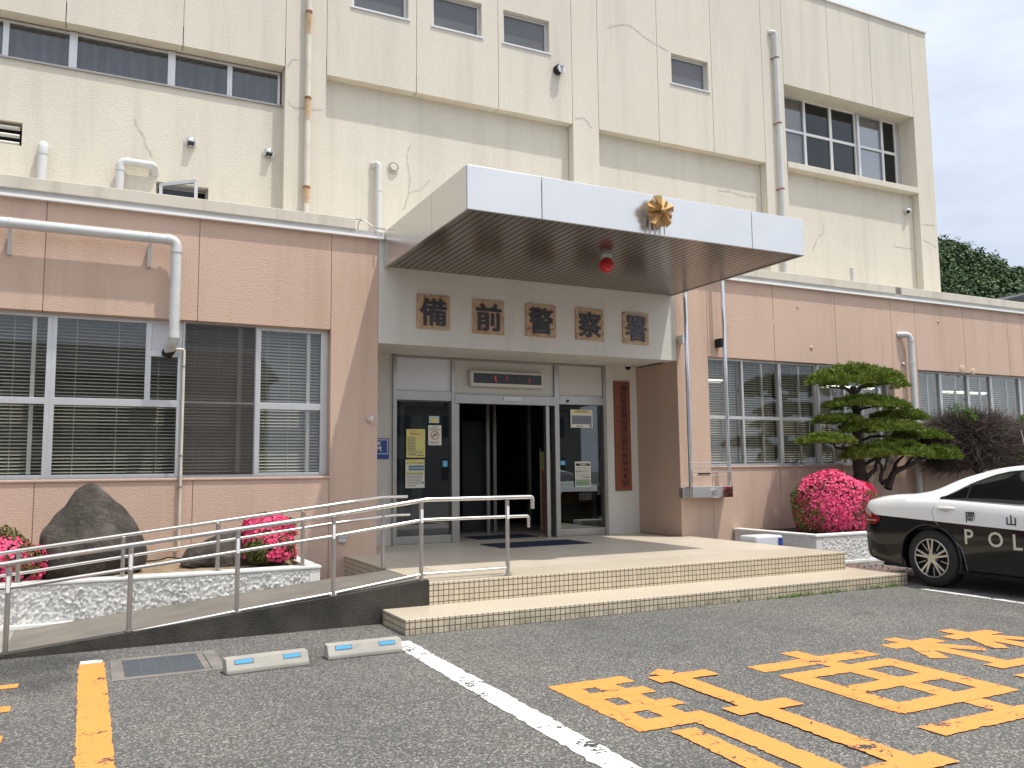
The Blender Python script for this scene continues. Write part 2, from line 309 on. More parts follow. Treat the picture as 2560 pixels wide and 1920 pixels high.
# ------------------------------------------------------------------ mesh building
class MB:
    def __init__(s): s.v = []; s.f = []; s.m = []; s.mi = 0
    def add(s, vs, fs):
        o = len(s.v); s.v += [tuple(map(float, q)) for q in vs]; s.f += [tuple(o+i for i in f) for f in fs]; s.m += [s.mi]*len(fs); return s
    def box(s, x0, x1, y0, y1, z0, z1):
        x0, x1 = min(x0, x1), max(x0, x1); y0, y1 = min(y0, y1), max(y0, y1); z0, z1 = min(z0, z1), max(z0, z1)
        return s.add([(x0,y0,z0),(x1,y0,z0),(x1,y1,z0),(x0,y1,z0),(x0,y0,z1),(x1,y0,z1),(x1,y1,z1),(x0,y1,z1)],
                     [(0,3,2,1),(4,5,6,7),(0,1,5,4),(1,2,6,5),(2,3,7,6),(3,0,4,7)])
    def bar(s, a, b, w, h, up=(0, 0, 1)):
        a = Vector(a); b = Vector(b); d = (b-a).normalized(); sd = d.cross(Vector(up)).normalized(); u = sd.cross(d)
        vs = []
        for p in (a, b):
            for i, j in ((-1,-1),(1,-1),(1,1),(-1,1)): vs.append(p + sd*(i*w/2) + u*(j*h/2))
        return s.add(vs, [(0,3,2,1),(4,5,6,7),(0,1,5,4),(1,2,6,5),(2,3,7,6),(3,0,4,7)])
    def tube(s, pts, r, n=12, caps=True):
        pts = [Vector(p) for p in pts]; rs = r if isinstance(r, (list, tuple)) else [r]*len(pts)
        o = len(s.v); fr = None; vs = []; fs = []
        for i, p in enumerate(pts):
            d = ((pts[min(i+1, len(pts)-1)]-p).normalized() + (p-pts[max(i-1, 0)]).normalized())
            d = d.normalized() if d.length > 1e-6 else Vector((0, 0, 1))
            if fr is None:
                t = Vector((0, 0, 1)) if abs(d.z) < .9 else Vector((1, 0, 0)); fr = d.cross(t).normalized()
            else:
                fr = (fr - d*fr.dot(d)).normalized()
            b = d.cross(fr)
            for k in range(n):
                a = 2*math.pi*k/n; vs.append(p + (fr*math.cos(a) + b*math.sin(a))*rs[i])
        for i in range(len(pts)-1):
            for k in range(n):
                a = i*n+k; b2 = i*n+(k+1) % n; fs.append((a, b2, b2+n, a+n))
        if caps: fs += [tuple(range(n-1, -1, -1)), tuple((len(pts)-1)*n+k for k in range(n))]
        return s.add(vs, fs)
    def disc(s, c, axis, r, depth, n=24, r2=None):
        c = Vector(c); a = Vector(axis).normalized(); return s.tube([c, c+a*depth], [r, r if r2 is None else r2], n)
    def sphere(s, c, r, nu=16, nv=10, half=None):
        rx, ry, rz = r if isinstance(r, tuple) else (r, r, r); vs = []; fs = []
        for j in range(nv+1):
            t = math.pi*j/nv
            for i in range(nu):
                a = 2*math.pi*i/nu; vs.append((c[0]+rx*math.sin(t)*math.cos(a), c[1]+ry*math.sin(t)*math.sin(a), c[2]+rz*math.cos(t)))
        for j in range(nv):
            for i in range(nu):
                a = j*nu+i; b = j*nu+(i+1) % nu; fs.append((a, a+nu, b+nu, b))
        return s.add(vs, fs)
    def prism(s, poly, ext):
        n = len(poly); e = Vector(ext); p = [Vector(q) for q in poly]
        fs = [tuple(range(n)), tuple(range(2*n-1, n-1, -1))] + [(i, n+i, n+(i+1) % n, (i+1) % n) for i in range(n)]
        return s.add(p + [q+e for q in p], fs)
    def poly(s, pts): return s.add(pts, [tuple(range(len(pts)))])
    def build(s, name, mats, parent=None, smooth=False, bevel=0, loc=None):
        me = bpy.data.meshes.new(name); me.from_pydata(s.v, [], s.f)
        mats = mats if isinstance(mats, (list, tuple)) else [mats]
        for m in mats: me.materials.append(m)
        if len(mats) > 1: me.polygons.foreach_set('material_index', s.m)
        bm = bmesh.new(); bm.from_mesh(me); bmesh.ops.recalc_face_normals(bm, faces=bm.faces); bm.to_mesh(me); bm.free()
        if smooth: me.shade_smooth(); 
        if smooth is True: me.set_sharp_from_angle(angle=math.radians(40))
        o = bpy.data.objects.new(name, me); COL.objects.link(o)
        if bevel:
            b = o.modifiers.new("bevel", 'BEVEL'); b.width = bevel; b.segments = 2; b.limit_method = 'ANGLE'
        attach(o, parent); return o
def attach(o, parent):
    if parent is not None:
        o.parent = parent
        if parent.type == 'EMPTY': o.matrix_parent_inverse = Matrix.Translation(-parent.location)
def quick_mesh(name, V, F, mat, parent=None):
    me = bpy.data.meshes.new(name); me.from_pydata(V.tolist() if hasattr(V, 'tolist') else V, [], F.tolist() if hasattr(F, 'tolist') else F); me.materials.append(mat)
    o = bpy.data.objects.new(name, me); COL.objects.link(o); attach(o, parent); return o
def tag(o, label=None, cat=None, group=None, kind=None):
    if label: o['label'] = label
    if cat: o['category'] = cat
    if group: o['group'] = group
    if kind: o['kind'] = kind
    return o
def thing(name, loc, label, cat, group=None):
    o = bpy.data.objects.new(name, None); o.empty_display_size = .2; o.location = tuple(map(float, loc)); COL.objects.link(o)
    return tag(o, label, cat, group)
_txt = {}
def glyphs(text, bold=0.0):
    """a text as a flat mesh (verts 2D scaled to the unit box, faces, aspect)"""
    key = (text, bold)
    if key in _txt: return _txt[key]
    c = bpy.data.curves.new("lettering", 'FONT'); c.body = text; c.size = 1; c.offset = bold; c.resolution_u = 3
    o = bpy.data.objects.new("lettering", c); COL.objects.link(o)
    dg = bpy.context.evaluated_depsgraph_get(); dg.update()
    me = bpy.data.meshes.new_from_object(o.evaluated_get(dg))
    v = np.array([q.co[:2] for q in me.vertices]) if len(me.vertices) else np.zeros((0, 2)); f = [tuple(p.vertices) for p in me.polygons]
    bpy.data.objects.remove(o); bpy.data.curves.remove(c); bpy.data.meshes.remove(me)
    if len(v):
        lo, hi = v.min(0), v.max(0); asp = (hi[0]-lo[0])/(hi[1]-lo[1]); v = (v-lo)/(hi-lo)
    else: asp = 1
    _txt[key] = (v, f, asp); return _txt[key]
def letter(mb, text, o, ux, uz, bold=0.0, thick=0.0):
    """lay lettering into the rectangle o + s*ux + t*uz; thick > 0 makes it stand out along ux x uz"""
    v, f, a = glyphs(text, bold); o = Vector(o); ux = Vector(ux); uz = Vector(uz); n = ux.cross(uz).normalized()
    P0 = [o + ux*float(p[0]) + uz*float(p[1]) for p in v]
    if thick:
        P1 = [p + n*thick for p in P0]; k = len(P0); mb.add(P1, f)
        edges = {}
        for q in f:
            for i in range(len(q)):
                e = (q[i], q[(i+1) % len(q)]); edges[e] = 1
        side = [(a_, b_, b_+k, a_+k) for (a_, b_) in edges if (b_, a_) not in edges]
        mb.add(P0+P1, side)
    else: mb.add(P0, f)
    return mb

def smoothpath(pts, n=8):
    pts = [Vector(p) for p in pts]; out = []
    for i in range(len(pts)-1):
        p0 = pts[max(i-1, 0)]; p1 = pts[i]; p2 = pts[i+1]; p3 = pts[min(i+2, len(pts)-1)]
        for k in range(n):
            t = k/n; out.append(.5*((2*p1)+(p2-p0)*t+(2*p0-5*p1+4*p2-p3)*t*t+(3*p1-p0-3*p2+p3)*t**3))
    out.append(pts[-1]); return out
def elbow(a, c, b, r=.09, n=6):
    """points of a rounded bend a -> c -> b"""
    a, c, b = Vector(a), Vector(c), Vector(b); p = c+(a-c).normalized()*r; q = c+(b-c).normalized()*r
    return [p*(1-t)**2 + c*2*t*(1-t) + q*t*t for t in [i/n for i in range(n+1)]]

# ================================================================== SETTING: ground
YW, YD, YM = 10.935, 12.09, 12.6          # pink wall, door wall, cream wall (metres in front of the camera)
ZL, ZS = .353, .137                       # landing and lower step heights
g = MB(); g.poly([(-400, -300, 0), (500, -300, 0), (500, 600, 0), (-400, 600, 0)])
tag(g.build('ground', ASPH), kind='structure')

def flat(name, pts, z, mat, label, cat, group=None, kind=None):
    m = MB(); m.poly([(p[0], p[1], z) for p in pts]); o = m.build(name, mat); return tag(o, label, cat, group, kind)
def rough_strip(p0, p1, w, z, name, mat, label, cat, n=110, jag=.0055):
    """painted line with a ragged edge"""
    p0 = np.array(p0[:2]); p1 = np.array(p1[:2]); d = (p1-p0); L = np.linalg.norm(d); d /= L; s = np.array([-d[1], d[0]])
    A = []; B = []
    for i in range(n+1):
        c = p0 + d*L*i/n; A.append(c + s*(w/2+NR.normal(0, jag))); B.append(c - s*(w/2+NR.normal(0, jag)))
    m = MB(); m.add([(*q, z) for q in A+B], [(i, i+1, n+2+i, n+1+i) for i in range(n)])
    return tag(m.build(name, mat), label, cat)
rough_strip((2.39, 6.98), (2.31, .8), .17, .004, 'parking_line', WPAINT, 'long worn white parking bay line running from the wheel stops to the bottom edge', 'road marking')
rough_strip((.06, 7.36), (.095, .8), .178, .004, 'parking_line', OPAINT, 'orange bay line beside the drain grate', 'road marking', jag=.0035)
rough_strip((.06, 7.47), (.06, 7.36), .15, .004, 'parking_line', WPAINT, 'short white paint remnant at the head of the orange bay line', 'road marking', 8)
rough_strip((8.775, 6.86), (8.69, 1.2), .11, .004, 'parking_line', WPAINT, 'white bay line beside the police car wheel', 'road marking', jag=.004)

def stroke(m, x0, y0, x1, y1, w, z):
    """one painted stroke with slightly ragged edges"""
    p0 = np.array((x0, y0), float); p1 = np.array((x1, y1), float); d = p1-p0; L = np.linalg.norm(d); d /= L; n = np.array((-d[1], d[0])); k = max(4, int(L/.03)); A = []; B = []
    for i in range(k+1):
        c = p0+d*L*i/k; A.append((*(c+n*(w/2+NR.normal(0, .004))), z)); B.append((*(c-n*(w/2+NR.normal(0, .004))), z))
    m.add(A+B, [(i, i+1, k+2+i, k+1+i) for i in range(k)])
def kanji(strokes, label):
    m = MB()
    for i, q in enumerate(strokes): stroke(m, *q[:4], q[4]*1.1, .004+.0004*i)
    return tag(m.build('painted_character', OPAINT), label, 'road marking', 'orange no parking lettering')
kanji([(2.79, 4.99, 3.36, 4.99, .15), (2.855, 5.06, 2.83, 3.98, .155), (3.115, 5.05, 3.115, 4.0, .15), (2.86, 4.70, 3.33, 4.70, .14), (2.86, 4.385, 3.32, 4.385, .14), (2.77, 4.06, 3.30, 4.06, .16),
       (3.215, 4.12, 3.19, 2.6, .165), (2.98, 3.90, 2.90, 2.5, .14), (3.22, 2.66, 3.05, 2.6, .14),
       (3.62, 5.06, 3.70, 4.95, .15), (3.48, 4.86, 3.98, 4.86, .145), (3.43, 4.03, 3.93, 4.03, .15), (3.655, 4.92, 3.62, 2.95, .155), (3.30, 2.93, 3.83, 2.93, .15)], 'orange painted character nearest the white bay line, with small square gaps at its left')
kanji([(4.30, 4.77, 5.46, 4.77, .165), (4.92, 5.08, 4.88, 2.7, .155), (4.40, 4.55, 4.365, 3.55, .165), (5.325, 4.55, 5.28, 3.55, .17), (4.32, 4.48, 5.40, 4.48, .15), (4.32, 4.05, 5.36, 4.05, .15), (4.29, 3.615, 5.35, 3.615, .155), (4.13, 3.235, 5.62, 3.235, .155)], 'orange painted character in the middle, enclosing four dark squares')
kanji([(5.74, 4.84, 6.34, 4.84, .14), (6.03, 5.07, 6.02, 4.05, .14), (5.98, 4.78, 5.74, 4.38, .13), (6.07, 4.78, 6.33, 4.42, .13), (6.46, 4.84, 7.06, 4.84, .14), (6.74, 5.09, 6.73, 4.05, .14), (6.70, 4.78, 6.45, 4.38, .13), (6.78, 4.78, 7.04, 4.40, .13),
       (5.82, 4.02, 6.90, 4.02, .13), (5.70, 3.72, 7.0, 3.72, .13), (6.36, 3.7, 6.33, 2.9, .14), (6.0, 3.5, 5.75, 3.1, .13), (6.7, 3.5, 6.95, 3.1, .13)], 'orange painted character at the right edge, with two tree like shapes on top')
m = MB()
for ya, yb, x in ((6.79, 6.91, -.39), (6.14, 6.28, -.39), (5.46, 5.60, -.38)):
    m.poly([(x-.9, ya, .004), (x, ya, .004), (x, yb, .004), (x-.9, yb, .004)])
m.poly([(-.98, 5.1, .0045), (-.84, 5.1, .0045), (-.84, 7.2, .0045), (-.98, 7.2, .0045)])
tag(m.build('painted_character', OPAINT), 'orange painted strokes cut off by the left edge of the photo', 'road marking')

# drain grate in its concrete surround
t = thing('drain_grate', (.57, 7.03, 0), 'grey steel drain grate in a concrete surround set in the asphalt', 'drain grate')
m = MB()
for a in ((.186, .27, 6.66, 7.41), (.86, .955, 6.66, 7.41), (.27, .86, 6.66, 6.735), (.27, .86, 7.345, 7.41)): m.box(a[0], a[1], a[2], a[3], -.02, .006)
m.build('surround', CONCD, t, bevel=.003)
m = MB(); m.box(.275, .855, 6.74, 7.34, -.03, -.012); m.build('sump', BLACK, t)
m = MB()
for i in range(46): y = 6.745+i*.0129; m.box(.283, .80, y, y+.0085, -.008, .005)
for i in range(6): x = .283+i*.1; m.box(x, x+.008, 6.742, 7.338, -.006, .0075)
m.build('grating', GRATE, t); m = MB(); m.box(.805, .852, 6.745, 7.335, -.006, .004); m.build('edge_plate', CONCD, t)

def wheel_stop(x, y, rot, label):
    t = thing('wheel_stop', (x, y, 0), label, 'wheel stop', 'concrete wheel stops at the head of the bay')
    t.rotation_euler.z = rot
    L, W, H = .60, .135, .105
    b = MB(); prof = [(-W*.62, 0), (W*.5, 0), (W*.42, H), (-W*.25, H), (-W*.62, H*.28)]
    b.prism([(-L/2, q[0], q[1]) for q in prof], (L, 0, 0)); o = b.build('block', CONC); o.parent = t; 
    md = o.modifiers.new('bevel', 'BEVEL'); md.width = .008; md.segments = 2
    for sx in (-.175, .175):
        r = MB(); # reflector lies on the sloping front
        y0, z0, y1, z1 = -W*.62, H*.28, -W*.25, H
        f = lambda u, q: (u, y0+(y1-y0)*q - .0035, z0+(z1-z0)*q + .002)
        r.add([f(sx-.06, .52), f(sx+.06, .52), f(sx+.06, .82), f(sx-.06, .82)], [(0, 1, 2, 3)])
        p = r.build('reflector', REFL); p.parent = t
        r = MB(); f2 = lambda u, q: (u, y0+(y1-y0)*q - .0018, z0+(z1-z0)*q + .001)
        r.add([f2(sx-.066, .46), f2(sx+.072, .46), f2(sx+.066, .88), f2(sx-.066, .88)], [(0, 1, 2, 3)])
        p = r.build('recess', CONCD); p.parent = t
    return t
wheel_stop(1.215, 6.55, math.radians(4), 'pale concrete wheel stop with two blue reflectors, next to the drain grate')
wheel_stop(1.985, 6.66, math.radians(0), 'pale concrete wheel stop with two blue reflectors, touching the white bay line')

# ================================================================== ENTRANCE STEPS
t = thing('entrance_steps', (5.8, 8.5, 0), 'cream mosaic tiled entrance steps and landing in front of the doors', 'steps')
m = MB(); m.box(2.525, 8.93, 7.197, 7.86, -.05, ZS); m.box(8.63, 8.93, 7.86, 8.6, -.05, ZS); m.build('lower_step', TILE, t, bevel=.006)
m = MB(); m.box(3.0, 8.63, 7.86, YW-.002, -.05, ZL); m.build('landing', TILE, t, bevel=.006)
m = MB(); m.box(3.46, 8.40, YW-.002, YD+5, .2, ZL-.003); m.build('porch_floor', LANDING, t)
m = MB(); m.box(3.40, 8.58, 8.55, YW+.03, ZL-.02, ZL+.004); m.build('landing_floor', LANDING, t)

# ================================================================== CREAM REAR BLOCK
def wall_boxes(mb, x0, x1, z0, z1, y0, y1, holes=()):
    """a slab of wall with rectangular openings, as boxes butted end to end"""
    xs = sorted({x0, x1, *[min(max(h[0], x0), x1) for h in holes], *[min(max(h[1], x0), x1) for h in holes]})
    for a, b in zip(xs, xs[1:]):
        if b-a < 1e-4: continue
        c = (a+b)/2; hs = sorted([(h[2], h[3]) for h in holes if h[0] < c < h[1]]); z = z0
        for p, q in hs:
            if p > z: mb.box(a, b, y0, y1, z, min(p, z1))
            z = max(z, q)
        if z < z1: mb.box(a, b, y0, y1, z, z1)
def xm(p, Y=YM): return float(PY(*p, Y)[0])
def zm(p, Y=YM): return float(PY(*p, Y)[2])
TOPZ = 11.6; OVZ = 7.64; DR = .18
p1a, p1b = xm((709, 400)), xm((815, 300))
p2a, p2b = xm((1430, 200)), xm((1496, 250))
p3a, p3b = xm((1915, 409)), xm((1966, 360))
p4a, p4b = xm((2290, 390)), xm((2330, 362))
blk = thing('rear_block', (8, YM, 4.5), 'tall cream stuccoed rear block of the police station rising behind the pink wing', 'building')
XL = -7.0
# windows of the upper wall (holes)
def hole(a, b, Y=YM): A = PY(*a, Y); B = PY(*b, Y); return [float(A[0]), float(B[0]), float(B[2]), float(A[2])]
w1 = hole(z2(82, -90), z2(440, 115)); w2 = hole(z2(597, -25), z2(912, 235)); w3 = hole(z2(1050, 60), z2(1347, 343)); w4 = hole(z2(2128, 345), (1700+185*.3888, 600*.3888))
for w in (w1, w2, w3): w[3] = w3[3]; w[2] = w3[2]
w4[3] = (w3[3]+w4[3])/2 if abs(w3[3]-w4[3]) > .15 else w3[3]; w4[2] = w3[2]
bw = [p3b+.0, p4a-.0, 7.75, 9.44]
small = [w1, w2, w3, w4]
gx = sorted([XL, xm(z1(425, 100)), xm(z1(1180, 200)), p1a, p1b, xm(z2(492, 300)), xm(z2(1018, 400)), p2a, p2b, xm(z2(2043, 500)), xm(z3(208, 600)), p3a, p3b, xm(z3(955, 400)), xm(z3(1230, 500)), p4a, p4b])
gx = [XL, -4.6, -2.3] + gx[1:]
m = MB(); GAP = .012
for a, b in zip(gx, gx[1:]):
    hs = [h for h in small if h[0] < b and h[1] > a]
    pil = (abs(a-p1a) < 1e-3, abs(a-p2a) < 1e-3, abs(a-p3a) < 1e-3, abs(a-p4a) < 1e-3)
    z0 = 4.2 if any(pil) else OVZ
    if a >= p3b-1e-3 and b <= p4a+1e-3: z0 = bw[3]
    wall_boxes(m, a+GAP/2, b-GAP/2, z0, TOPZ, YM, YM+DR, hs)
m.build('upper_wall', CREAM, blk)
m = MB()
wall_boxes(m, XL, p4b-.01, OVZ+.3, TOPZ-.02, YM+.014, YM+DR-.01, [[h[0]-.013, h[1]+.013, h[2]-.013, h[3]+.013] for h in small]+[[p3b-.016, p4a+.016, 7, bw[3]+.02], [XL, p1a, 7, OVZ+.1]]); m.build('joint_backing', CREAM, blk)
# recessed panels between the pilasters
m = MB()
zst = zm((708, 269), YM+DR)
cas = hole(z1(1005, 1165), z1(1338, 1290), YM+DR); cas[2] = 4.7
lou = hole((-60, z1(0, 770)[1]-10), z1(138, 938), YM+DR)
wall_boxes(m, XL, p1a, 4.4, zst, YM+DR, YM+.6, [cas, lou])
for a, b in ((p1b, p2a), (p2b, p3a)): wall_boxes(m, a, b, 4.4, OVZ+.02, YM+DR, YM+.5)
wall_boxes(m, p3b, p4a, 4.4, bw[2]-.12, YM+DR, YM+.6)
m.build('recessed_wall', CREAM, blk)
m = MB(); m.box(XL, p1a, YM+DR, YM+.62, OVZ, OVZ+.2); m.build('soffit', CREAM, blk); m = MB()                                   # soffit over the ribbon window
m.box(p3b, p4a, YM+DR, YM+.62, bw[3], bw[3]+.2); m.build('soffit', CREAM, blk); m = MB(); m.box(p4a, p4a+.1, YM+DR, YM+.62, 7.4, 9.6); m.build('window_cheek', CREAM, blk); m = MB(); m.box(p3b-.1, p3b, YM+DR, YM+.62, 7.4, 9.6); m.build('window_cheek', CREAM, blk); m = MB(); m.box(p1a, p1a+.1, YM+DR, YM+.62, 4.4, OVZ)
m.build('pilaster_return', CREAM, blk)
m = MB(); m.box(p3b+.002, p4a-.002, YM-.03, YM+.6, bw[2]-.13, bw[2]); m.build('window_sill', CREAM, blk, bevel=.008)
m = MB(); m.box(XL-.0, p4b+.02, YM-.04, YM+.30, TOPZ, TOPZ+.05); m.build('parapet_coping', FLASH, blk)
m = MB(); m.box(p4b-.25, p4b, YM+DR, YM+9, 4.4, TOPZ); m.box(XL, XL+.25, YM+DR, YM+9, 4.4, TOPZ); m.box(XL, p4b, YM+8.9, YM+9.1, 4.4, TOPZ); m.build('side_wall', CREAM, blk)
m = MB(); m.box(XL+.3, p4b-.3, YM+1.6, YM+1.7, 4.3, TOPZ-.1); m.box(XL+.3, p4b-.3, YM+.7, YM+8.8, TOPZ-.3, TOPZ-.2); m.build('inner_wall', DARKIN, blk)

def win_frame(mb, x0, x1, z0, z1, y, w=.045, d=.07):
    mb.box(x0, x0+w, y, y+d, z0, z1); mb.box(x1-w, x1, y, y+d, z0, z1); mb.box(x0+w, x1-w, y+.001, y+d, z0, z0+w); mb.box(x0+w, x1-w, y+.001, y+d, z1-w, z1)
CURT = simple('pale_curtain', (.27, .29, .32), .8, 0, .2, 6)
CURTT = simple('taupe_curtain', (.40, .36, .33), .8, 0, .15, 6)
FROST = simple('frosted_pane', (.115, .120, .130), .14, 0, .12, 1.2)
for w in small:
    f = MB(); win_frame(f, w[0], w[1], w[2], w[3], YM+.085, .05, .06); f.box(w[0]-.03, w[1]+.03, YM-.02, YM+.10, w[2]-.03, w[2]-.001)
    fo = f.build('window', ALU, blk); f = MB(); f.box(w[0]+.05, w[1]-.05, YM+.11, YM+.12, w[2]+.05, w[3]-.05); f.build('pane', FROST, fo)
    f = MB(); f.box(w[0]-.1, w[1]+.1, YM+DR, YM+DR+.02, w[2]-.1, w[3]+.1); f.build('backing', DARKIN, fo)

def curtain(mb, x0, x1, z0, z1, y, pitch=.11, amp=.022):
    n = max(4, int((x1-x0)/pitch*6)); v = []
    for i in range(n+1):
        x = x0+(x1-x0)*i/n; yy = y+amp*math.sin((x-x0)/pitch*2*math.pi)+amp*.4*math.sin((x-x0)/pitch*3.3)
        v += [(x, yy, z0), (x, yy, z1)]
    mb.add(v, [(2*i, 2*i+2, 2*i+3, 2*i+1) for i in range(n)])
# ribbon window
YR = YM+.225
xs = [XL+.2, xm(z1(-330, 250), YR), xm(z1(38, 250), YR), xm(z1(472, 300), YR), xm(z1(1104, 420), YR), xm(z1(1478, 500), YR), p1a-.03]
wide = [.05, .05, .035, .09, .09, .035, .05]
zb = zst; ztp = OVZ-.02
for i in range(len(xs)-1):
    a = xs[i]+wide[i]/2; b = xs[i+1]-wide[i+1]/2
    f = MB(); win_frame(f, xs[i], xs[i+1]-.001, zb, ztp, YR, .035, .06)
    if wide[i+1] > .06: f.box(xs[i+1]-.05, xs[i+1]+.05, YR-.02, YR+.05, zb+.03, ztp)
    fo = f.build('ribbon_window', ALU, blk)
    f = MB(); f.box(xs[i]+.035, xs[i+1]-.035, YR+.03, YR+.036, zb+.035, ztp-.035); f.build('pane', GLASSU, fo)
    f = MB(); curtain(f, xs[i], xs[i+1], zb, ztp, YR+.22, .16, .05); f.build('curtain', CURT, fo, smooth=True)
f = MB(); f.box(XL, p1a, YM+DR-.03, YR-.002, zst-.0, zst+.025); f.build('ribbon_sill', ALUD, blk)
# large window, five lights, bay at the right
YB = YM+.42
bx = [p3b, xm(z3(805, 900), YB), xm(z3(975, 950), YB), xm(z3(1135, 980), YB), xm(z3(1150, 980), YB), xm(z3(1305, 1000), YB), p4a]
mid = zm(z3(890, 880), YB)
lights = [(bx[0], bx[1], 'c'), (bx[1], bx[2], 'd'), (bx[2], bx[3], 'd'), (bx[4], bx[5], 'c'), (bx[5], bx[6]-.12, 'd')]
for a, b, k in lights:
    f = MB(); win_frame(f, a, b-.001, bw[2], bw[3], YB, .035, .07); f.box(a+.03, b-.03, YB+.002, YB+.06, mid-.028, mid+.028)
    fo = f.build('bay_window', FLASH if k == 'd' else ALU, blk)
    f = MB(); f.box(a+.035, b-.035, YB+.03, YB+.036, bw[2]+.03, bw[3]-.03); f.build('pane', GLASSD if k == 'd' else GLASSU, fo)
    if k == 'c':
        f = MB(); f.box(a+.02, b-.02, YB+.10, YB+.11, bw[2], bw[3]); f.build('curtain', CURTT, fo)
        f = MB(); f.box(a+.14, a+.17, YB+.05, YB+.09, bw[2], bw[3]); f.build('inner_stile', ALUD, fo)
f = MB(); f.box(bx[3], bx[4], YB-.05, YB+.06, bw[2], bw[3]); f.build('mullion', ALU, blk)
f = MB(); f.box(p4a-.12, p4a-.005, YB-.01, YB+.06, bw[2], bw[3]); f.build('mullion', ALU, blk)
# louvre and open casement low on the left
f = MB(); f.box(lou[0], lou[1], YM+DR+.30, YM+DR+.32, lou[2], lou[3]); lo = f.build('louvre_vent', BLACK, blk)
f = MB(); n = 3
for i in range(n):
    z = lou[2]+(lou[3]-lou[2])*(i+.35)/n; f.bar((lou[0], YM+DR+.07, z), (lou[1]-.03, YM+DR+.07, z), .07, .014, (0, .35, 1))
f.build('blade', FLASH, lo)
f = MB(); f.box(cas[0], cas[1], YM+DR+.3, YM+DR+.32, 4.6, cas[3]); co = f.build('casement_opening', BLACK, blk)
f = MB(); win_frame(f, cas[0], cas[1], 4.72, cas[3], YM+DR+.10, .03, .05); f.build('casement_frame', ALUD, co)
A = PY(*z1(1035, 1190), YM+DR-.02); B = PY(*z1(1262, 1155), YM-.16); zt = float(A[2]); zb_ = 4.66
f = MB()
for (q, e) in ((A, 0), (B, 0)): f.bar((q[0], q[1], zb_), (q[0], q[1], zt), .045, .045, (0, 1, 0))
f.bar((A[0], A[1], zt), (B[0], B[1], zt+.02), .045, .045); f.bar((A[0], A[1], zb_), (B[0], B[1], zb_), .045, .045); so = f.build('open_sash', ALU, co)
f = MB(); f.poly([(A[0], A[1], zb_), (B[0], B[1], zb_), (B[0], B[1], zt), (A[0], A[1], zt)]); f.build('sash_glass', GLASSU, so)
# patched hairline cracks on the render
CRK = simple('crack_filler', (.53, .50, .435), .9, 0, .2, 9)
def crack(pts, Y, w=.03):
    q = [PY(*p, Y) for p in pts]; P = smoothpath([(v[0], Y-.0025, v[2]) for v in q], 6); A = []; B = []
    for i, p in enumerate(P):
        d = (P[min(i+1, len(P)-1)]-P[max(i-1, 0)]).normalized(); s = Vector((-d.z, 0, d.x)); e = w*(.35+.65*R.random())*(1 if 0 < i < len(P)-1 else .2)
        j = Vector((R.uniform(-.012, .012), 0, R.uniform(-.012, .012))); A.append(p+j+s*e/2); B.append(p+j-s*e/2)
    n = len(P); return A+B, [(i, i+1, n+i+1, n+i) for i in range(n-1)]
YR2 = YM+DR
for pts, Y in (([z2(455, 930), z2(430, 1000), z2(448, 1120), z2(440, 1240), z2(405, 1360)], YR2), ([z2(440, 1240), z2(520, 1215), z2(580, 1160)], YR2),
               ([z1(860, 770), z1(905, 840), z1(940, 930), z1(980, 1010)], YR2), ([z3(235, 1222), z3(330, 1235), z3(400, 1258), z3(480, 1268)], YR2),
               ([z3(925, 1450), z3(920, 1500), z3(885, 1530), z3(850, 1620)], YR2), ([z3(1370, 1580), z3(1430, 1595), z3(1500, 1600)], YR2),
               ([z1(1850, 430), z1(1890, 380), z1(1950, 400)], YM), ([z1(1850, 640), z1(1900, 690), z1(2080, 705)], YM), ([z2(1510, 760), z2(1580, 770), z2(1620, 830)], YM),
               ([z2(1720, 180), z2(1850, 160), z2(1960, 240), z2(2110, 330)], YM), ([z3(1545, 1440), z3(1640, 1450)], YM), ([z3(1560, 1540), z3(1650, 1590)], YM)):
    v, fs = crack(pts, Y, .036); f = MB(); f.add(v, fs); f.build('crack_repair', CRK, blk)

# ================================================================== PINK FRONT WING
wing = thing('front_wing', (5, YW, 0), 'low pink stuccoed front wing of the police station with white blinds in its windows', 'building')
def xw(p, Y=YW): return float(PY(*p, Y)[0])
def zw(p, Y=YW): return float(PY(*p, Y)[2])
XE0, XE1 = xw((945, 900)), xw((1691, 870))       # entrance opening
RZ = 4.60; LINT = 3.172; WT = .26
LW = [XL-3, xw(z4(2122, 900)), 1.385, 3.315]        # left window opening
LW[1] = xw(z4(2124, 900))
RW1 = [xw(z6(190, 1000)), xw(z6(1385, 1000)), 1.465, 3.275]
RW2 = [xw(z6(1530, 800)), 26.0, 1.465, 3.275]
def grow(h): return [h[0]-.013, h[1]+.013, h[2]-.013, h[3]+.013]
m = MB()
lg = [XL-3, -6, -3.5, xw(z4(280, 200)), xw(z4(1275, 200)), xw(z4(2130, 200)), XE0]
for i, (a, b) in enumerate(zip(lg, lg[1:])):
    wall_boxes(m, a+.005, b-.005, -.05, RZ, YW, YW+WT, [LW])
m.build('wall', PINK, wing); m = MB()
rg = [XE1, xw(z6(170, 300)), xw(z6(600, 400)), xw(z6(1000, 450)), xw(z6(1360, 500)), xw(z6(1515, 500)), xw(z6(1825, 500)), xw(z6(2110, 550)), 17.5, 19.5, 21.5, 23.5, 26]
for a, b in zip(rg, rg[1:]): wall_boxes(m, a+.005, b-.005, -.05, RZ, YW, YW+WT, [RW1, RW2])
m.build('wall', PINK, wing)
m = MB(); wall_boxes(m, XL-3, XE0-.02, -.05, RZ, YW+.012, YW+WT-.02, [grow(LW)]); wall_boxes(m, XE1+.02, 26, -.05, RZ, YW+.012, YW+WT-.02, [grow(RW1), grow(RW2)]); m.build('joint_backing', PINKD, wing)
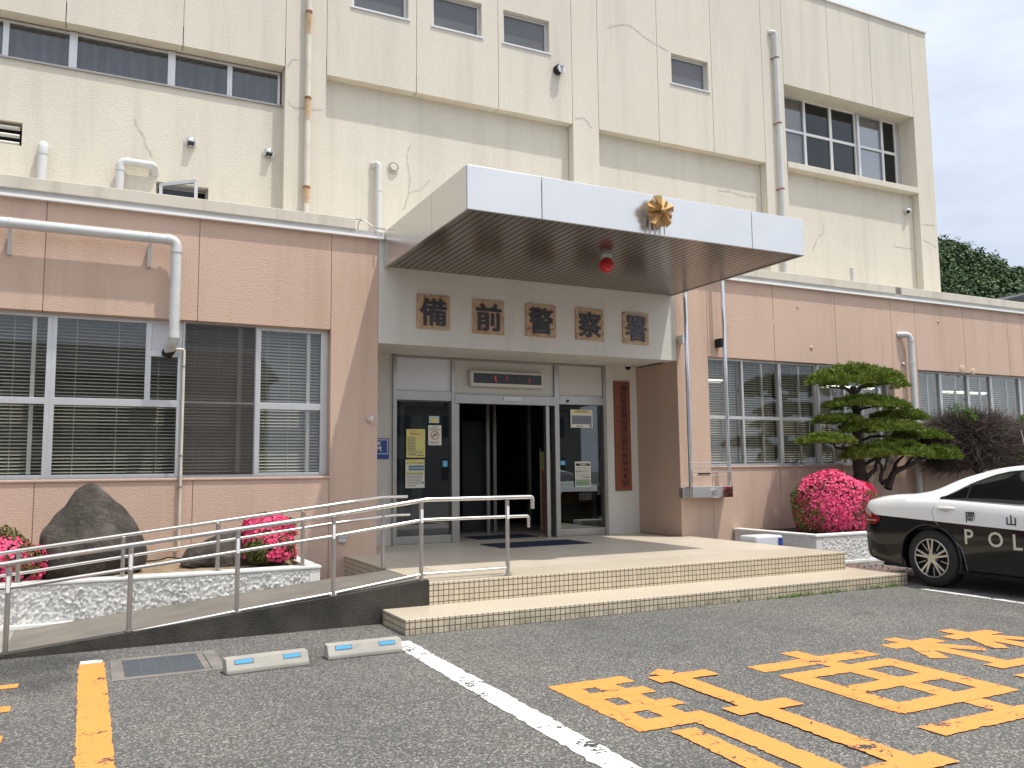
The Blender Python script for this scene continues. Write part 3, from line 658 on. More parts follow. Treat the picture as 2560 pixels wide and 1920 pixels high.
m = MB()   # porch cheeks and lintel
m.box(XE1+.001, XE1+.3, YW+.004, YD, ZL, LINT); m.build('porch_cheek', PINKD, wing)
m = MB(); m.box(XE0+.001, XE1-.001, YW+.002, YW+.3, LINT, RZ+.05); m.box(XE0+.001, XE1-.001, YW+.28, YD+.1, LINT+.02, LINT+.2); m.build('lintel', WHITEW, wing)
m = MB(); m.box(XE0-.3, XE0, YW+WT, YD, ZL, LINT); m.build('porch_side', WHITEW, wing)
xdl, xdr = float(PY(*z5(335, 900), YD)[0]), float(PY(1514, 1100, YD)[0])
m = MB(); m.box(XE0-.3, xdl, YD, YD+.2, ZL-.01, LINT+.1); m.build('door_wall', WHITEW, wing)
m = MB(); m.box(xdr, XE1+.25, YD, YD+.2, ZL-.01, LINT+.1); m.build('door_wall', WHITEW, wing)
# coping and drip
def coping(x0, x1, holes=False):
    m = MB(); m.box(x0, x1, YW-.035, YW+.25, RZ+.105, RZ+.255); m.build('coping', COPING, wing, bevel=.008)
xc0 = xw((888, 540))
coping(XL-3, xc0); coping(XE1+.2, xw(z6(1378, 240))); coping(xw(z6(1415, 240)), 26)
m = MB(); m.box(xw(z6(1378, 240)), xw(z6(1415, 240)), YW, YW+.25, RZ+.10, RZ+.25); m.build('coping_joint', CONCD, wing)
m = MB(); m.box(XL-3, XE0+.06, YW-.02, YW+.2, RZ+.03, RZ+.105); m.box(XE1, 26, YW-.02, YW+.2, RZ+.03, RZ+.105); m.build('fascia_strip', FLASHG, wing)
m = MB(); m.box(XL-3, XE0+.065, YW-.065, YW+.02, RZ, RZ+.032); m.build('drip_edge', FLASH, wing)
m = MB(); m.box(XE1, 26, YW-.065, YW+.02, RZ, RZ+.032); m.build('drip_edge', FLASH, wing)
m = MB(); m.box(XL-3, 26, YW+.25, YM+DR, RZ-.05, RZ+.09); m.build('roof', COPING, wing)
m = MB(); m.box(XL-3, LW[1]+.3, YW+2.4, YW+2.5, 0, RZ-.06); m.box(LW[1]+.25, LW[1]+.3, YW+WT, YW+2.4, 0, RZ-.06); m.box(9, 26, YW+4.4, YW+4.5, 0, RZ-.06); m.box(8.75, 8.8, YW+WT, YW+4.4, 0, RZ-.06); m.box(XL-3, LW[1]+.2, YW+WT, YW+2.4, .85, .9); m.box(8.8, 26, YW+WT, YW+4.4, .85, .9); m.build('inner_wall', MIDIN, wing)
# paint blisters and old repairs
def blister(c, r, a, b): f = MB(); f.sphere(c, r, a, b); f.build('paint_blister', PINK, wing, smooth=True)
for c, r in ((z6(845, 590), .04), (z6(1815, 730), .09), (z6(1885, 745), .075), (z6(757, 330), .02), (z6(1660, 422), .03)):
    q = PY(*c, YW); blister((q[0], YW+.005, q[2]), (r, .025, r*1.1), 12, 8)
for cx_, cy2, n in ((440, 410, 26), (640, 420, 12), (700, 415, 8)):
    for i in range(n):
        q = PY(*z6(cx_+R.gauss(0, 70), cy2+R.gauss(0, 18)), YW); blister((q[0], YW+.006, q[2]), (R.uniform(.04, .12), .0075, R.uniform(.015, .035)), 10, 6)
for i in range(18):
    q = PY(*z4(1780+R.gauss(0, 70), 150+abs(R.gauss(0, 40))), YW); blister((q[0], YW+.006, q[2]), (R.uniform(.03, .10), .0075, R.uniform(.012, .03)), 10, 6)

# ---- ground floor windows: frame > pane, blind, fly screen
def blinds(mb, x0, x1, z0, z1, y, pitch=.041, w=.036, tilt=32):
    n = int((z1-z0)/pitch); c, s = math.cos(math.radians(tilt))*w/2, math.sin(math.radians(tilt))*w/2
    for i in range(n):
        z = z0+(i+.5)*pitch+R.uniform(-.0015, .0015)
        mb.add([(x0, y-c, z-s), (x1, y-c, z-s), (x1, y+c, z+s), (x0, y+c, z+s)], [(0, 1, 2, 3)])
def ground_window(x0, x1, z0, z1, Y, bars, trans, name='window', tilt=32, glassm=None, blindm=None, zb=None, screen=False, inner=(), fw=.05):
    f = MB(); win_frame(f, x0, x1, z0, z1, Y, fw, .08)
    for xb, wb, za, zc in bars: f.box(xb-wb/2, xb+wb/2, Y+.002, Y+.07, za, zc)
    for zt_, wt_, xa, xb in trans: f.box(xa, xb, Y+.001, Y+.072, zt_-wt_/2, zt_+wt_/2)
    o = f.build(name, ALU, wing, bevel=.003)
    f = MB(); f.box(x0+fw, x1-fw, Y+.035, Y+.040, z0+fw, z1-fw); f.build('pane', glassm or GLASS, o)
    f = MB(); blinds(f, x0+.03, x1-.03, zb or z0+.06, z1-.03, Y+.17, tilt=tilt)
    for k in range(3):
        xc = x0+(x1-x0)*(.18+.32*k); f.box(xc-.003, xc+.003, Y+.150, Y+.152, z0, z1)
    f.build('blind', blindm or BLIND, o)
    for xi, wi in inner:
        f = MB(); f.box(xi-wi/2, xi+wi/2, Y+.075, Y+.11, z0+.06, z1-.04); f.build('inner_stile', ALU, o)
    if screen:
        f = MB(); f.box(x0+.02, x1-.02, Y-.012, Y-.010, z0+.03, z1-.02); f.build('fly_screen', SCREEN, o)
    return o
YG = YW+.13
X_ = lambda p: float(PY(*p, YG)[0])
ztr = float(PY(*z4(700, 940), YG)[2])
z0l, z1l = LW[2], LW[3]
f = MB(); f.box(LW[0], LW[1], YW-.02, YG+.1, LW[2]-.035, LW[2]); f.build('window_sill', PINK, wing, bevel=.01)
xa = X_(z4(318, 900)); xb_ = X_(z4(1165, 900)); xc_ = X_(z4(1648, 900)); xd_ = LW[1]-.05
ground_window(XL-3, -2.6, z0l, z1l, YG, [], [])
ground_window(-2.6, xa, z0l, z1l, YG, [], [(ztr, .075, -2.6, xa)], inner=[(X_(z4(205, 800)), .045)], tilt=30)
zp = float(PY(*z4(1060, 632), YG)[2]); xp = X_(z4(952, 700))
o = ground_window(xa, xb_, z0l, z1l, YG, [(xp, .065, ztr, z1l)], [(ztr, .085, xa, xb_), (zp, .06, xp, xb_)], tilt=26)
f = MB(); f.box(xp+.03, xb_-.05, YG+.012, YG+.03, zp+.03, z1l-.05); f.build('blanking_panel', PANELW, o)
ground_window(xb_, xc_, z0l, z1l, YG-.03, [], [(ztr+.02, .03, xb_, xc_)], inner=[(X_(z4(1545, 700)), .05)], tilt=40, blindm=BLINDW, screen=True, fw=.035)
ground_window(xc_, xd_, z0l, z1l, YG, [], [(ztr, .085, xc_, xd_)], inner=[(X_(z4(1990, 800)), .045)], tilt=42)
f = MB(); f.box(xd_, LW[1]-.002, YG, YG+.08, z0l, z1l); f.build('jamb', ALU, wing)
# right hand windows
f = MB(); f.box(RW1[0], RW1[1], YW-.02, YG+.1, RW1[2]-.03, RW1[2]); f.box(RW2[0], RW2[1], YW-.02, YG+.1, RW1[2]-.03, RW1[2]); f.build('window_sill', PINK, wing, bevel=.01)
ztr2 = float(PY(*z6(520, 1045), YG)[2]); xr = [RW1[0], X_(z6(405, 1000)), X_(z6(650, 1000)), X_(z6(885, 1000)), X_(z6(1060, 1000)), X_(z6(1290, 1000)), RW1[1]]
for i in range(len(xr)-1):
    warm = i in (0, 3)
    ground_window(xr[i], xr[i+1], RW1[2], RW1[3], YG-(.03 if warm else 0), [], [(ztr2, .05, xr[i], xr[i+1])], inner=[((xr[i]*.4+xr[i+1]*.6), .04)], tilt=48 if warm else 34, blindm=BLINDW, screen=False, fw=.035)
xr = [RW2[0], X_(z6(1680, 900)), X_(z6(1858, 900)), X_(z6(2005, 900)), X_(z6(2190, 900)), X_(z6(2380, 900)), X_(z6(2600, 900)), 22.0, 24.0, 26.0]
for i in range(len(xr)-1):
    ground_window(xr[i], xr[i+1], RW2[2], RW2[3], YG, [], [(ztr2, .05, xr[i], xr[i+1])], inner=[((xr[i]*.35+xr[i+1]*.65), .04)], tilt=46 if i in (0, 3, 4) else 34, blindm=BLINDW, fw=.035)
f = MB()
for a, b in (((9.9), (11.0)), ((13.6), (15.2)), (17.5, 19)): f.tube([(a, YW+1.8, 3.12), (b, YW+1.8, 3.12)], .022, 8); f.tube([(a, YW+1.95, 3.12), (b, YW+1.95, 3.12)], .022, 8)
f.build('ceiling_tube', TUBE, wing)

# ================================================================== ENTRANCE DOORS
door = thing('entrance_door', (6, YD, ZL), 'steel framed glazed automatic entrance doors, the middle bay standing open', 'door')
D = lambda x, y: PY(x, y, YD)
ztop = LINT; zr1 = float(D(1056, 978)[2]); zr0 = float(D(1056, 1001)[2])
xM1, xM2 = float(D(1131, 1150)[0]), float(D(1391, 1150)[0])
m = MB()
for x, w, d in ((xdl+.03, .06, .12), (xM1, .06, .16), (xM2, .085, .16), (xdr-.03, .06, .12)): m.box(x-w/2, x+w/2, YD-.05, YD-.05+d, ZL, ztop)
m.box(xdl+.06, xM1-.03, YD-.04, YD+.06, zr0, zr1); m.box(xM1+.03, xM2-.0425, YD-.055, YD+.06, zr0-.03, zr1-.03); m.box(xM2+.0425, xdr-.06, YD-.04, YD+.06, zr0-.0, zr1-.0)
m.box(xdl+.06, xM1-.03, YD-.03, YD+.05, ZL, ZL+.115); m.box(xM2+.0425, xdr-.06, YD-.03, YD+.05, ZL, ZL+.115)
xj0, xj1 = float(D(1143, 1200)[0]), float(D(1372, 1200)[0]); zop = zr0-.03
m.box(xM1+.03, xj0+.04, YD+.0, YD+.09, ZL, zop); m.box(xj1-.035, xj1+.03, YD+.0, YD+.09, ZL, zop)
m.build('frame', DSTEEL, door, bevel=.004)
m = MB(); m.box(xdl+.06, xM1-.03, YD-.01, YD+.02, zr1, ztop-.02); m.build('transom_panel', PANELW, door)
m = MB(); m.box(xM1+.03, xM2-.0425, YD-.005, YD+.02, zr1-.03, ztop-.02); m.box(xM2+.0425, xdr-.06, YD-.01, YD+.02, zr1, ztop-.02); m.build('transom_panel', PANELC, door)
m = MB(); m.box(xdl+.06, xdr-.06, YD-.03, YD+.03, ztop-.02, ztop+.02); m.build('head_trim', ALUD, door)
xs0, xs1 = float(D(1007, 1150)[0]), float(D(1487, 1150)[0])
m = MB(); m.box(xs0-.035, xs0+.035, YD+.03, YD+.07, ZL+.115, zr0); m.box(xs1-.035, xs1+.035, YD+.03, YD+.07, ZL+.115, zr0); m.box(xs0, xM1-.13, YD+.032, YD+.07, zr0-.085, zr0); m.box(xM2+.04, xs1, YD+.032, YD+.07, zr0-.075, zr0); m.build('sliding_leaf', DSTEEL, door)
m = MB(); m.box(xdl+.06, xM1-.03, YD+.015, YD+.022, ZL+.115, zr0); m.build('side_glass', GLASSN, door)
m = MB(); m.box(xM2+.0425, xdr-.06, YD+.015, YD+.022, ZL+.115, zr0); m.build('side_glass', GLASSN, door)
m = MB(); a = D(1245, 1065); m.box(float(D(1245, 0)[0]), float(D(1287, 0)[0]), YD-.075, YD-.055, float(D(1265, 1003)[2]), float(D(1265, 993)[2])); m.build('door_sensor', PANELW, door)
m = MB(); q = D(1416, 1003); m.disc((q[0], YD-.055, q[2]), (0, 1, 0), .022, .02); m.build('door_lock', BLACK, door)
# vestibule behind the doors
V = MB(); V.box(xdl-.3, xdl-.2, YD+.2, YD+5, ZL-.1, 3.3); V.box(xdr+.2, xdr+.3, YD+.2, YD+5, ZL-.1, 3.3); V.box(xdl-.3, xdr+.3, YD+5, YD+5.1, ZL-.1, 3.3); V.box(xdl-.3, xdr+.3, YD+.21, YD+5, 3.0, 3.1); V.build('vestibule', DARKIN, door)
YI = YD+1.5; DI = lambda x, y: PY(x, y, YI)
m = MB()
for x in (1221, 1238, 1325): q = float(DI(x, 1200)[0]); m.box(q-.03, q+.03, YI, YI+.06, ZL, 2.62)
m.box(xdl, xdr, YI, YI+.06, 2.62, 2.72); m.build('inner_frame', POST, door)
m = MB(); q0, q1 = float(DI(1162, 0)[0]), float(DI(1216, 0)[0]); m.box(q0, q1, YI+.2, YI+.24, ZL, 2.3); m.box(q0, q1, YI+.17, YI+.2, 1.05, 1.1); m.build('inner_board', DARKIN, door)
m = MB(); m.box(float(PY(1013, 0, YI)[0]), float(PY(1036, 0, YI)[0]), YI-.4, YI-.36, ZL, 2.35); m.build('pale_inner_post', simple('pale_green_board', (.20, .26, .25), .6), door)
m = MB()
for a, b in ((1240, 1248), (1250, 1266), (1271, 1276), (1279, 1301)):
    p = PY(a, 1069, YD+4.8); q = PY(b, 1069, YD+4.8); m.box(p[0], q[0], YD+4.8, YD+4.84, p[2]-.03, p[2]+.03)
m.build('far_lamp', TUBE, door)

def sheet(name, quad, Y, mat, label, cat, lines=(), group=None, thick=.004):
    """a flat printed sheet hung in the plane Y; lines = (x0,x1,z0,z1 in 0..1, material)"""
    P = [PY(*p, Y) for p in quad]; x0 = (P[0][0]+P[3][0])/2; x1 = (P[1][0]+P[2][0])/2; z1_ = (P[0][2]+P[1][2])/2; z0_ = (P[2][2]+P[3][2])/2
    t = thing(name, ((x0+x1)/2, Y, z0_), label, cat, group)
    m = MB(); m.box(x0, x1, Y-thick, Y, z0_, z1_); m.build('sheet', mat, t)
    by = {}
    for l in lines: by.setdefault(l[4].name, (l[4], []))[1].append(l)
    for k, (mt, ls) in by.items():
        m = MB()
        for a, b, c, d, _ in ls: m.box(x0+(x1-x0)*a, x0+(x1-x0)*b, Y-thick-.002, Y-thick-.0003, z0_+(z1_-z0_)*c, z0_+(z1_-z0_)*d)
        m.build('print', mt, t)
    return t, (x0, x1, z0_, z1_, Y-thick)
def textlines(n, a, b, z0, z1, mat, fill=.5):
    out = []
    for i in range(n):
        z = z1-(z1-z0)*(i+1)/n; x = a
        while x < b-.03:
            w = R.uniform(.05, .16); out.append((x, min(x+w, b), z, z+(z1-z0)/n*fill, mat)); x += w+R.uniform(.012, .03)
    return out
def s_text(t, r, text, a, b, c, d, mat, bold=0.0, name='lettering'):
    x0, x1, z0_, z1_, Y = r; m = MB(); letter(m, text, (x0+(x1-x0)*a, Y-.0025, z0_+(z1_-z0_)*c), ((x1-x0)*(b-a), 0, 0), (0, 0, (z1_-z0_)*(d-c)), bold); return m.build(name, mat, t)
YP = YD-.004
zz1 = lambda x, y: (920+x*.1929, 860+y*.1929)
zz2 = lambda x, y: (1300+x*.1929, 860+y*.1929)
zz3 = lambda x, y: (920+x*.1929, 1100+y*.1929)
zz4 = lambda x, y: (1300+x*.1929, 1100+y*.1929)
t, r = sheet('poster', [zz1(498, 1103), zz1(740, 1103), zz1(738, 1472), zz1(494, 1472)], YP, PAPERY, 'tall yellow poster with an orange heading, left of the no smoking sign', 'poster',
      textlines(9, .06, .5, .25, .74, PRINT) + textlines(4, .1, .9, .14, .26, PRINT, .35) + [(.55, .95, .06, .09, PRINT)] + textlines(1, .12, .5, .08, .12, PRINT, .9))
s_text(t, r, '警察', .2, .58, .87, .97, PRINTO, .02); s_text(t, r, '相談窓口', .2, .8, .79, .86, PRINTR, .01)
t, r = sheet('poster', [zz3(488, 252), zz3(733, 252), zz3(730, 622), zz3(482, 622)], YP, PAPER, 'pale poster with two blue bands, below the yellow poster', 'poster',
      [(.16, .97, .71, .79, PRINTB), (.16, .97, .61, .69, PRINTB), (.02, .98, .82, .99, PAPERY), (.02, .98, .50, .59, PAPERY)] + textlines(8, .08, .9, .14, .56, PRINT, .4) + textlines(1, .12, .55, .06, .10, PRINT, .9) + [(.9, .96, .15, .22, INK)])
s_text(t, r, '行方不明者', .06, .94, .83, .90, PRINT, .01); s_text(t, r, 'お知らせ', .22, .66, .92, .98, PRINTO, .01)
t, r = sheet('sticker', [zz1(790, 935), zz1(922, 935), zz1(920, 1025), zz1(788, 1025)], YP, simple('pale_blue_paper', (.42, .55, .60), .6), 'small pale blue and yellow sticker above the no smoking sign', 'sticker', [(.12, .88, .1, .72, PAPERY)])
t, r = sheet('no_smoking_sign', [zz1(780, 1053), zz1(952, 1053), zz1(948, 1312), zz1(778, 1312)], YP, PAPER, 'white no smoking notice with a red crossed circle on the left glass', 'sign', textlines(1, .3, .75, .89, .94, PRINT, .8)+textlines(2, .1, .95, .76, .85, PRINT, .5)+textlines(3, .08, .8, .08, .22, PRINT, .35))
x0, x1, z0_, z1_, Y = r; cx, cz, rr = (x0+x1)/2, z0_+(z1_-z0_)*.5, (x1-x0)*.32
m = MB(); n = 32; vs = []
for k in range(n):
    a = 2*math.pi*k/n; vs += [(cx+rr*math.cos(a), Y-.003, cz+rr*math.sin(a)), (cx+rr*.83*math.cos(a), Y-.003, cz+rr*.83*math.sin(a))]
m.add(vs, [(2*k, 2*((k+1) % n), 2*((k+1) % n)+1, 2*k+1) for k in range(n)]); c = rr*.62
m.bar((cx-c, Y-.003, cz-c), (cx+c, Y-.003, cz+c), .001, rr*.17, (-1, 0, 1)); m.build('prohibition_ring', PRINTR, t)
m = MB(); m.box(cx-rr*.6, cx+rr*.5, Y-.0022, Y-.001, cz-.012, cz+.006); m.box(cx-rr*.2, cx+rr*.3, Y-.0022, Y-.001, cz+.02, cz+.03); m.build('cigarette', PRINT, t)
t, r = sheet('poster', [zz2(655, 852), zz2(935, 852), zz2(940, 1085), zz2(655, 1085)], YP, PAPER, 'white notice with a yellow heading strip at the top of the right glass', 'poster',
      [(.08, .92, .8, .97, PAPERY), (.05, .95, .2, .68, simple('poster_bluegrey', (.25, .30, .34), .6))] + textlines(7, .06, .94, .2, .66, PRINT, .35) + textlines(1, .25, .55, .06, .12, PRINT, .9) + [(.88, .95, .12, .18, INK), (.88, .95, .04, .10, INK)])
s_text(t, r, '警察官募集中', .2, .8, .83, .94, PRINTR, .01)
t, r = sheet('poster', [zz4(708, 280), zz4(912, 280), zz4(918, 602), zz4(716, 608)], YP, PAPER, 'white and green notice with a black heading, low on the right glass', 'poster',
      [(.05, .95, .83, .93, INK), (.03, .97, .03, .30, simple('poster_green', (.30, .42, .28), .6))] + textlines(9, .06, .92, .33, .8, PRINT, .35) + textlines(4, .06, .9, .06, .27, PRINT, .35) + [(.5, .95, .36, .39, PRINTR), (.06, .5, .60, .62, PRINTR)])
s_text(t, r, 'お願い', .3, .8, .85, .915, WHITEI, .01)
for q, lb in (([zz3(966, 268), zz3(1030, 268), zz3(1030, 348), zz3(966, 348)], 'small square blue film sticker beside the left door mullion'), ([zz4(522, 268), zz4(585, 268), zz4(583, 325), zz4(522, 325)], 'small blue film sticker at the left edge of the right glass')):
    t, r = sheet('sticker', q, YP, LBLUE, lb, 'sticker', [(.3, .7, .3, .7, simple('paler_blue_film', (.25, .5, .62), .4))])
# blue wall sign behind the pink corner
x1 = float(PY(*zz1(268, 1300), YD)[0]); za, zb_ = float(PY(*zz1(268, 1225), YD)[2]), float(PY(*zz1(268, 1492), YD)[2])
t = thing('wall_sign', (x1-.25, YD, zb_), 'blue enamel wall sign half hidden behind the pink corner left of the doors', 'sign')
m = MB(); m.box(x1-.46, x1, YD-.02, YD-.001, zb_, za); m.build('plate', BLUE, t, bevel=.003)
m = MB()
for a in ((x1-.44, x1-.02, zb_+.075, zb_+.083), (x1-.44, x1-.02, za-.025, za-.017), (x1-.44, x1-.432, zb_+.083, za-.025), (x1-.028, x1-.02, zb_+.083, za-.025)): m.box(a[0], a[1], YD-.023, YD-.0205, a[2], a[3])
letter(m, 'ROOM', (x1-.415, YD-.022, zb_+.11), (.29, 0, 0), (0, 0, .085), .02); letter(m, '相談室', (x1-.40, YD-.022, za-.10), (.27, 0, 0), (0, 0, .055), .015); letter(m, '1F', (x1-.30, YD-.022, zb_+.022), (.04, 0, 0), (0, 0, .035), .01); m.build('lettering', WHITEI, t)
# banner inside
t = thing('banner', (6.9, YD+.75, ZL), 'yellow and red banner standing just inside the open doorway on the right', 'banner')
q0, q1 = PY(*zz4(278, 600), YD+.7), PY(*zz4(345, 600), YD+.7); za, zb_ = float(PY(*zz4(300, 150), YD+.7)[2]), ZL+.05
m = MB(); m.box(q0[0], q1[0]+.12, YD+.7, YD+.705, zb_, za); m.build('cloth', YELB, t)
m = MB(); zc = za-.33; 
for i in range(9):
    m.box(q0[0]+.01, q1[0]-.01, YD+.694, YD+.699, zc-.115, zc); zc -= .125
m.build('panel', REDB, t); m = MB(); m.tube([(q0[0]-.01, YD+.71, ZL), (q0[0]-.01, YD+.71, za+.05)], .008); m.build('pole', POST, t)
t = thing('counter_front', (8, YD+.7, ZL), 'yellow counter front with a dark lettered panel behind the right glass', 'counter')
q0, q1 = float(PY(*zz4(480, 900), YD+.72)[0]), float(PY(*zz4(1010, 900), YD+.72)[0]); za, zc, zd = [float(PY(*zz4(700, k), YD+.72)[2]) for k in (700, 840, 940)]
m = MB(); m.box(q0, q1, YD+.72, YD+.9, ZL, za); m.build('panel', YELB, t); m = MB(); m.box(q0, q1-.25, YD+.712, YD+.719, zd, zc); m.build('dark_band', PRINTB, t)
m = MB(); letter(m, '安全と安心を', (q0+.1, YD+.709, zd+.03), (q1-q0-.5, 0, 0), (0, 0, zc-zd-.06), .02); m.build('lettering', PANELW, t)
# LED message display
t = thing('message_display', (6.2, YD-.1, 2.8), 'long dark LED message display in a cream housing above the doors', 'display')
a = PY(*zz1(1330, 330), YD-.12); b = PY(*zz2(310, 575), YD-.12); xa_, xb2 = float(a[0]), float(PY(*zz2(312, 470), YD-.12)[0]); zt, zb_ = float(PY(*zz1(1345, 335), YD-.12)[2]), float(PY(*zz1(1345, 545), YD-.12)[2])
m = MB(); m.box(xa_, xb2, YD-.12, YD-.01, zb_, zt); m.build('housing', simple('cream_housing', (.56, .53, .45), .45), t, bevel=.025)
m = MB(); m.box(xa_+.05, xb2-.05, YD-.126, YD-.1195, zb_+.055, zt-.045); m.build('screen', simple('dark_screen', (.02, .021, .024), .25), t)
m = MB(); H = zt-zb_; x = xa_+(xb2-xa_)*.32
for dx, h0, h1, w in ((0, .38, .70, .018), (.012, .34, .42, .02), (.20, .40, .66, .007), (.21, .62, .66, .03), (.42, .6, .63, .012), (.60, .36, .46, .008), (.62, .42, .56, .008), (.61, .55, .64, .008)): m.box(x+dx, x+dx+w, YD-.1285, YD-.1262, zb_+H*h0, zb_+H*h1)
m.build('lit_diode', LEDR, t)
# vertical board
t = thing('name_board', (7.9, YD-.03, 1), 'tall narrow reddish wooden name board with vertical black lettering right of the doors', 'sign')
P4 = [PY(*p, YD-.04) for p in (zz2(1215, 485), zz2(1420, 485), zz4(1450, 655), zz4(1258, 655))]
bx0, bx1 = (P4[0][0]+P4[3][0])/2, (P4[1][0]+P4[2][0])/2; bz1, bz0 = (P4[0][2]+P4[1][2])/2, (P4[2][2]+P4[3][2])/2
m = MB(); m.box(bx0, bx1, YD-.045, YD-.002, bz0, bz1); m.build('board', WOODB, t, bevel=.004)
txt = '備前警察署組織犯罪対策推進本部'; n = len(txt); cw = (bx1-bx0)*.42; chh = (bz1-bz0)*.93/n; cx0 = bx0+(bx1-bx0)*.36; m = MB()
for i, ch in enumerate(txt): letter(m, ch, (cx0, YD-.0475, bz1-(bz1-bz0)*.035-(i+.94)*chh), (cw, 0, 0), (0, 0, chh*.88), .010)
m.build('lettering', INK, t)
# five clay sign tiles
for quad, ch, lb in (((492, 703, 245, 480), '備', 'fired clay sign tile with the first, leftmost character of the station name'), ((853, 1052, 280, 512), '前', 'fired clay sign tile with the second character, having two short ears on top'), ((1192, 1385, 308, 530), '警', 'fired clay sign tile in the middle of the row of five'), ((1512, 1693, 335, 550), '察', 'fired clay sign tile with the fourth, roofed character'), ((1815, 1980, 362, 575), '署', 'fired clay sign tile with the last, rightmost character of the row')):
    x0, x1, y0, y1 = quad; A = PY(*z5(x0, (y0+y1)/2-8), YW); B = PY(*z5(x1, (y0+y1)/2+8), YW); sl = 8*(x1-x0)/200
    C_ = PY(*z5((x0+x1)/2, y0+sl*1.0), YW); E_ = PY(*z5((x0+x1)/2, y1-sl*1.0), YW)
    t = thing('sign_tile', ((A[0]+B[0])/2, YW, E_[2]), lb, 'sign', 'row of clay tiles spelling the station name')
    m = MB(); m.box(A[0], B[0], YW-.022, YW+.0, E_[2], C_[2]); m.build('tile', CLAY, t, bevel=.004)
    w = B[0]-A[0]; h = C_[2]-E_[2]; m = MB(); [letter(m, ch, (A[0]+w*(.09+dx), YW-.0225, E_[2]+h*(.09+dz)), (w*.80, 0, 0), (0, 0, h*.80), .010, .016+.0006*i_) for i_, (dx, dz) in enumerate(((0, 0), (.010, .004), (-.003, .010)))]; m.build('character', GLAZE, t)
# mats
def doormat(pts, z, label):
    m = MB(); m.prism([(p[0], p[1], z) for p in pts], (0, 0, .008)); return tag(m.build('doormat', MATB), label, 'doormat')
q = [PZ(*p, ZL) for p in (z8(905, 210), z8(1030, 235), z8(1622, 205), z8(1465, 180))]
xa_, xb2, ya, yb = (q[0][0]+q[1][0])/2, (q[2][0]+q[3][0])/2, (q[1][1]+q[2][1])/2, (q[0][1]+q[3][1])/2
doormat([(xa_, ya), (xb2, ya), (xb2, yb), (xa_, yb)], ZL+.004, 'dark blue doormat on the landing outside the doors')
q = [PZ(*p, ZL) for p in (zz3(1190, 1250), zz3(2030, 1215), zz3(1740, 1180), zz3(1190, 1200))]
doormat([(q[0][0], YD+.15), (q[1][0]-.1, YD+.15), (q[1][0]-.1, YD+.75), (q[0][0], YD+.75)], ZL+.001, 'dark blue doormat inside the open doorway')

# ================================================================== CANOPY
CX0, CX1, CY0, CZ0, CZ1 = 3.506, 8.375, 8.052, 4.22, 4.714
can = thing('entrance_canopy', (5.9, YW, CZ0), 'flat pale metal canopy with a dark slatted underside over the entrance', 'canopy')
m = MB(); js = [CX0, float(PY(*z2(1298, 1250), CY0)[0]), float(PY(*z3(462, 1450), CY0)[0]), CX1]; js.insert(2, (js[1]+js[2])/2+.0)
for a, b in zip(js, js[1:]): m.box(a+.004, b-.004, CY0, CY0+.03, CZ0, CZ1)
m.build('front_fascia', FASCIA, can, bevel=.006)
ysj = float(PX(*z2(590, 1350), CX0)[1])
m = MB(); m.box(CX0, CX0+.03, CY0+.032, ysj-.004, CZ0, CZ1); m.box(CX0, CX0+.03, ysj+.004, YW-.003, CZ0, CZ1); m.build('side_fascia', FASCIA, can)
m = MB(); m.box(CX1-.03, CX1, CY0+.032, YW-.003, CZ0, CZ1); m.build('side_fascia', FASCIA, can)
m = MB(); m.box(CX0+.03, CX1-.03, CY0+.03, YW-.003, CZ1-.09, CZ1-.05); m.build('roof_deck', FLASHG, can)
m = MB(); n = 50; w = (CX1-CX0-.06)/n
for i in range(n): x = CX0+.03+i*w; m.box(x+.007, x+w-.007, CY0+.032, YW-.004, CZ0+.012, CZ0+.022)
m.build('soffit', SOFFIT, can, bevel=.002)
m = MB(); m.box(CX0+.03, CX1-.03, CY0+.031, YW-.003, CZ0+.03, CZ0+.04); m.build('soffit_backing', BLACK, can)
# gold star emblem
e = PY(1651, 529, CY0-.12); er = .205
t = thing('gold_emblem', (e[0], CY0-.1, e[2]-er), 'gold faceted star emblem standing off the canopy front', 'emblem')
def star(mb, n, r0, r1, phase, y0, dep):
    for k in range(n):
        a = phase+2*math.pi*k/n; h = math.pi/n*.78
        tip_l = (e[0]+r1*math.cos(a-h*.62), y0+.02, e[2]+r1*math.sin(a-h*.62)); tip_r = (e[0]+r1*math.cos(a+h*.62), y0+.02, e[2]+r1*math.sin(a+h*.62))
        ridge = (e[0]+r1*.93*math.cos(a), y0-dep*.35, e[2]+r1*.93*math.sin(a)); c0 = (e[0]+r0*math.cos(a), y0-dep, e[2]+r0*math.sin(a))
        bl = (e[0]+r0*math.cos(a-h), y0, e[2]+r0*math.sin(a-h)); br = (e[0]+r0*math.cos(a+h), y0, e[2]+r0*math.sin(a+h))
        mb.add([bl, tip_l, ridge, c0, tip_r, br, (e[0], y0+.03, e[2])], [(0, 1, 2, 3), (3, 2, 4, 5), (1, 4, 2), (0, 5, 6), (0, 6, 1), (1, 6, 4), (4, 6, 5)])
m = MB(); star(m, 5, .035, er, math.pi/2+.12, CY0-.13, .05); star(m, 5, .035, er*.90, math.pi/2+.12+math.pi/5, CY0-.115, .035); m.build('star', GOLD, t)
m = MB(); m.sphere((e[0], CY0-.175, e[2]), (.036, .022, .036), 20, 12); m.build('boss', GOLD, t, smooth=True)
m = MB(); m.box(e[0]-.09, e[0]+.09, CY0-.10, CY0-.002, e[2]-.07, e[2]+.07); m.build('mount', ALUD, t)
for k in range(4): m = MB(); x = e[0]-.105+k*.063+(0.02 if k > 1 else 0); m.tube([(x, CY0-.05, CZ0+.0), (x, CY0-.05, e[2]-.05)], .0085, 8); m.build('stay', PVCC, t)
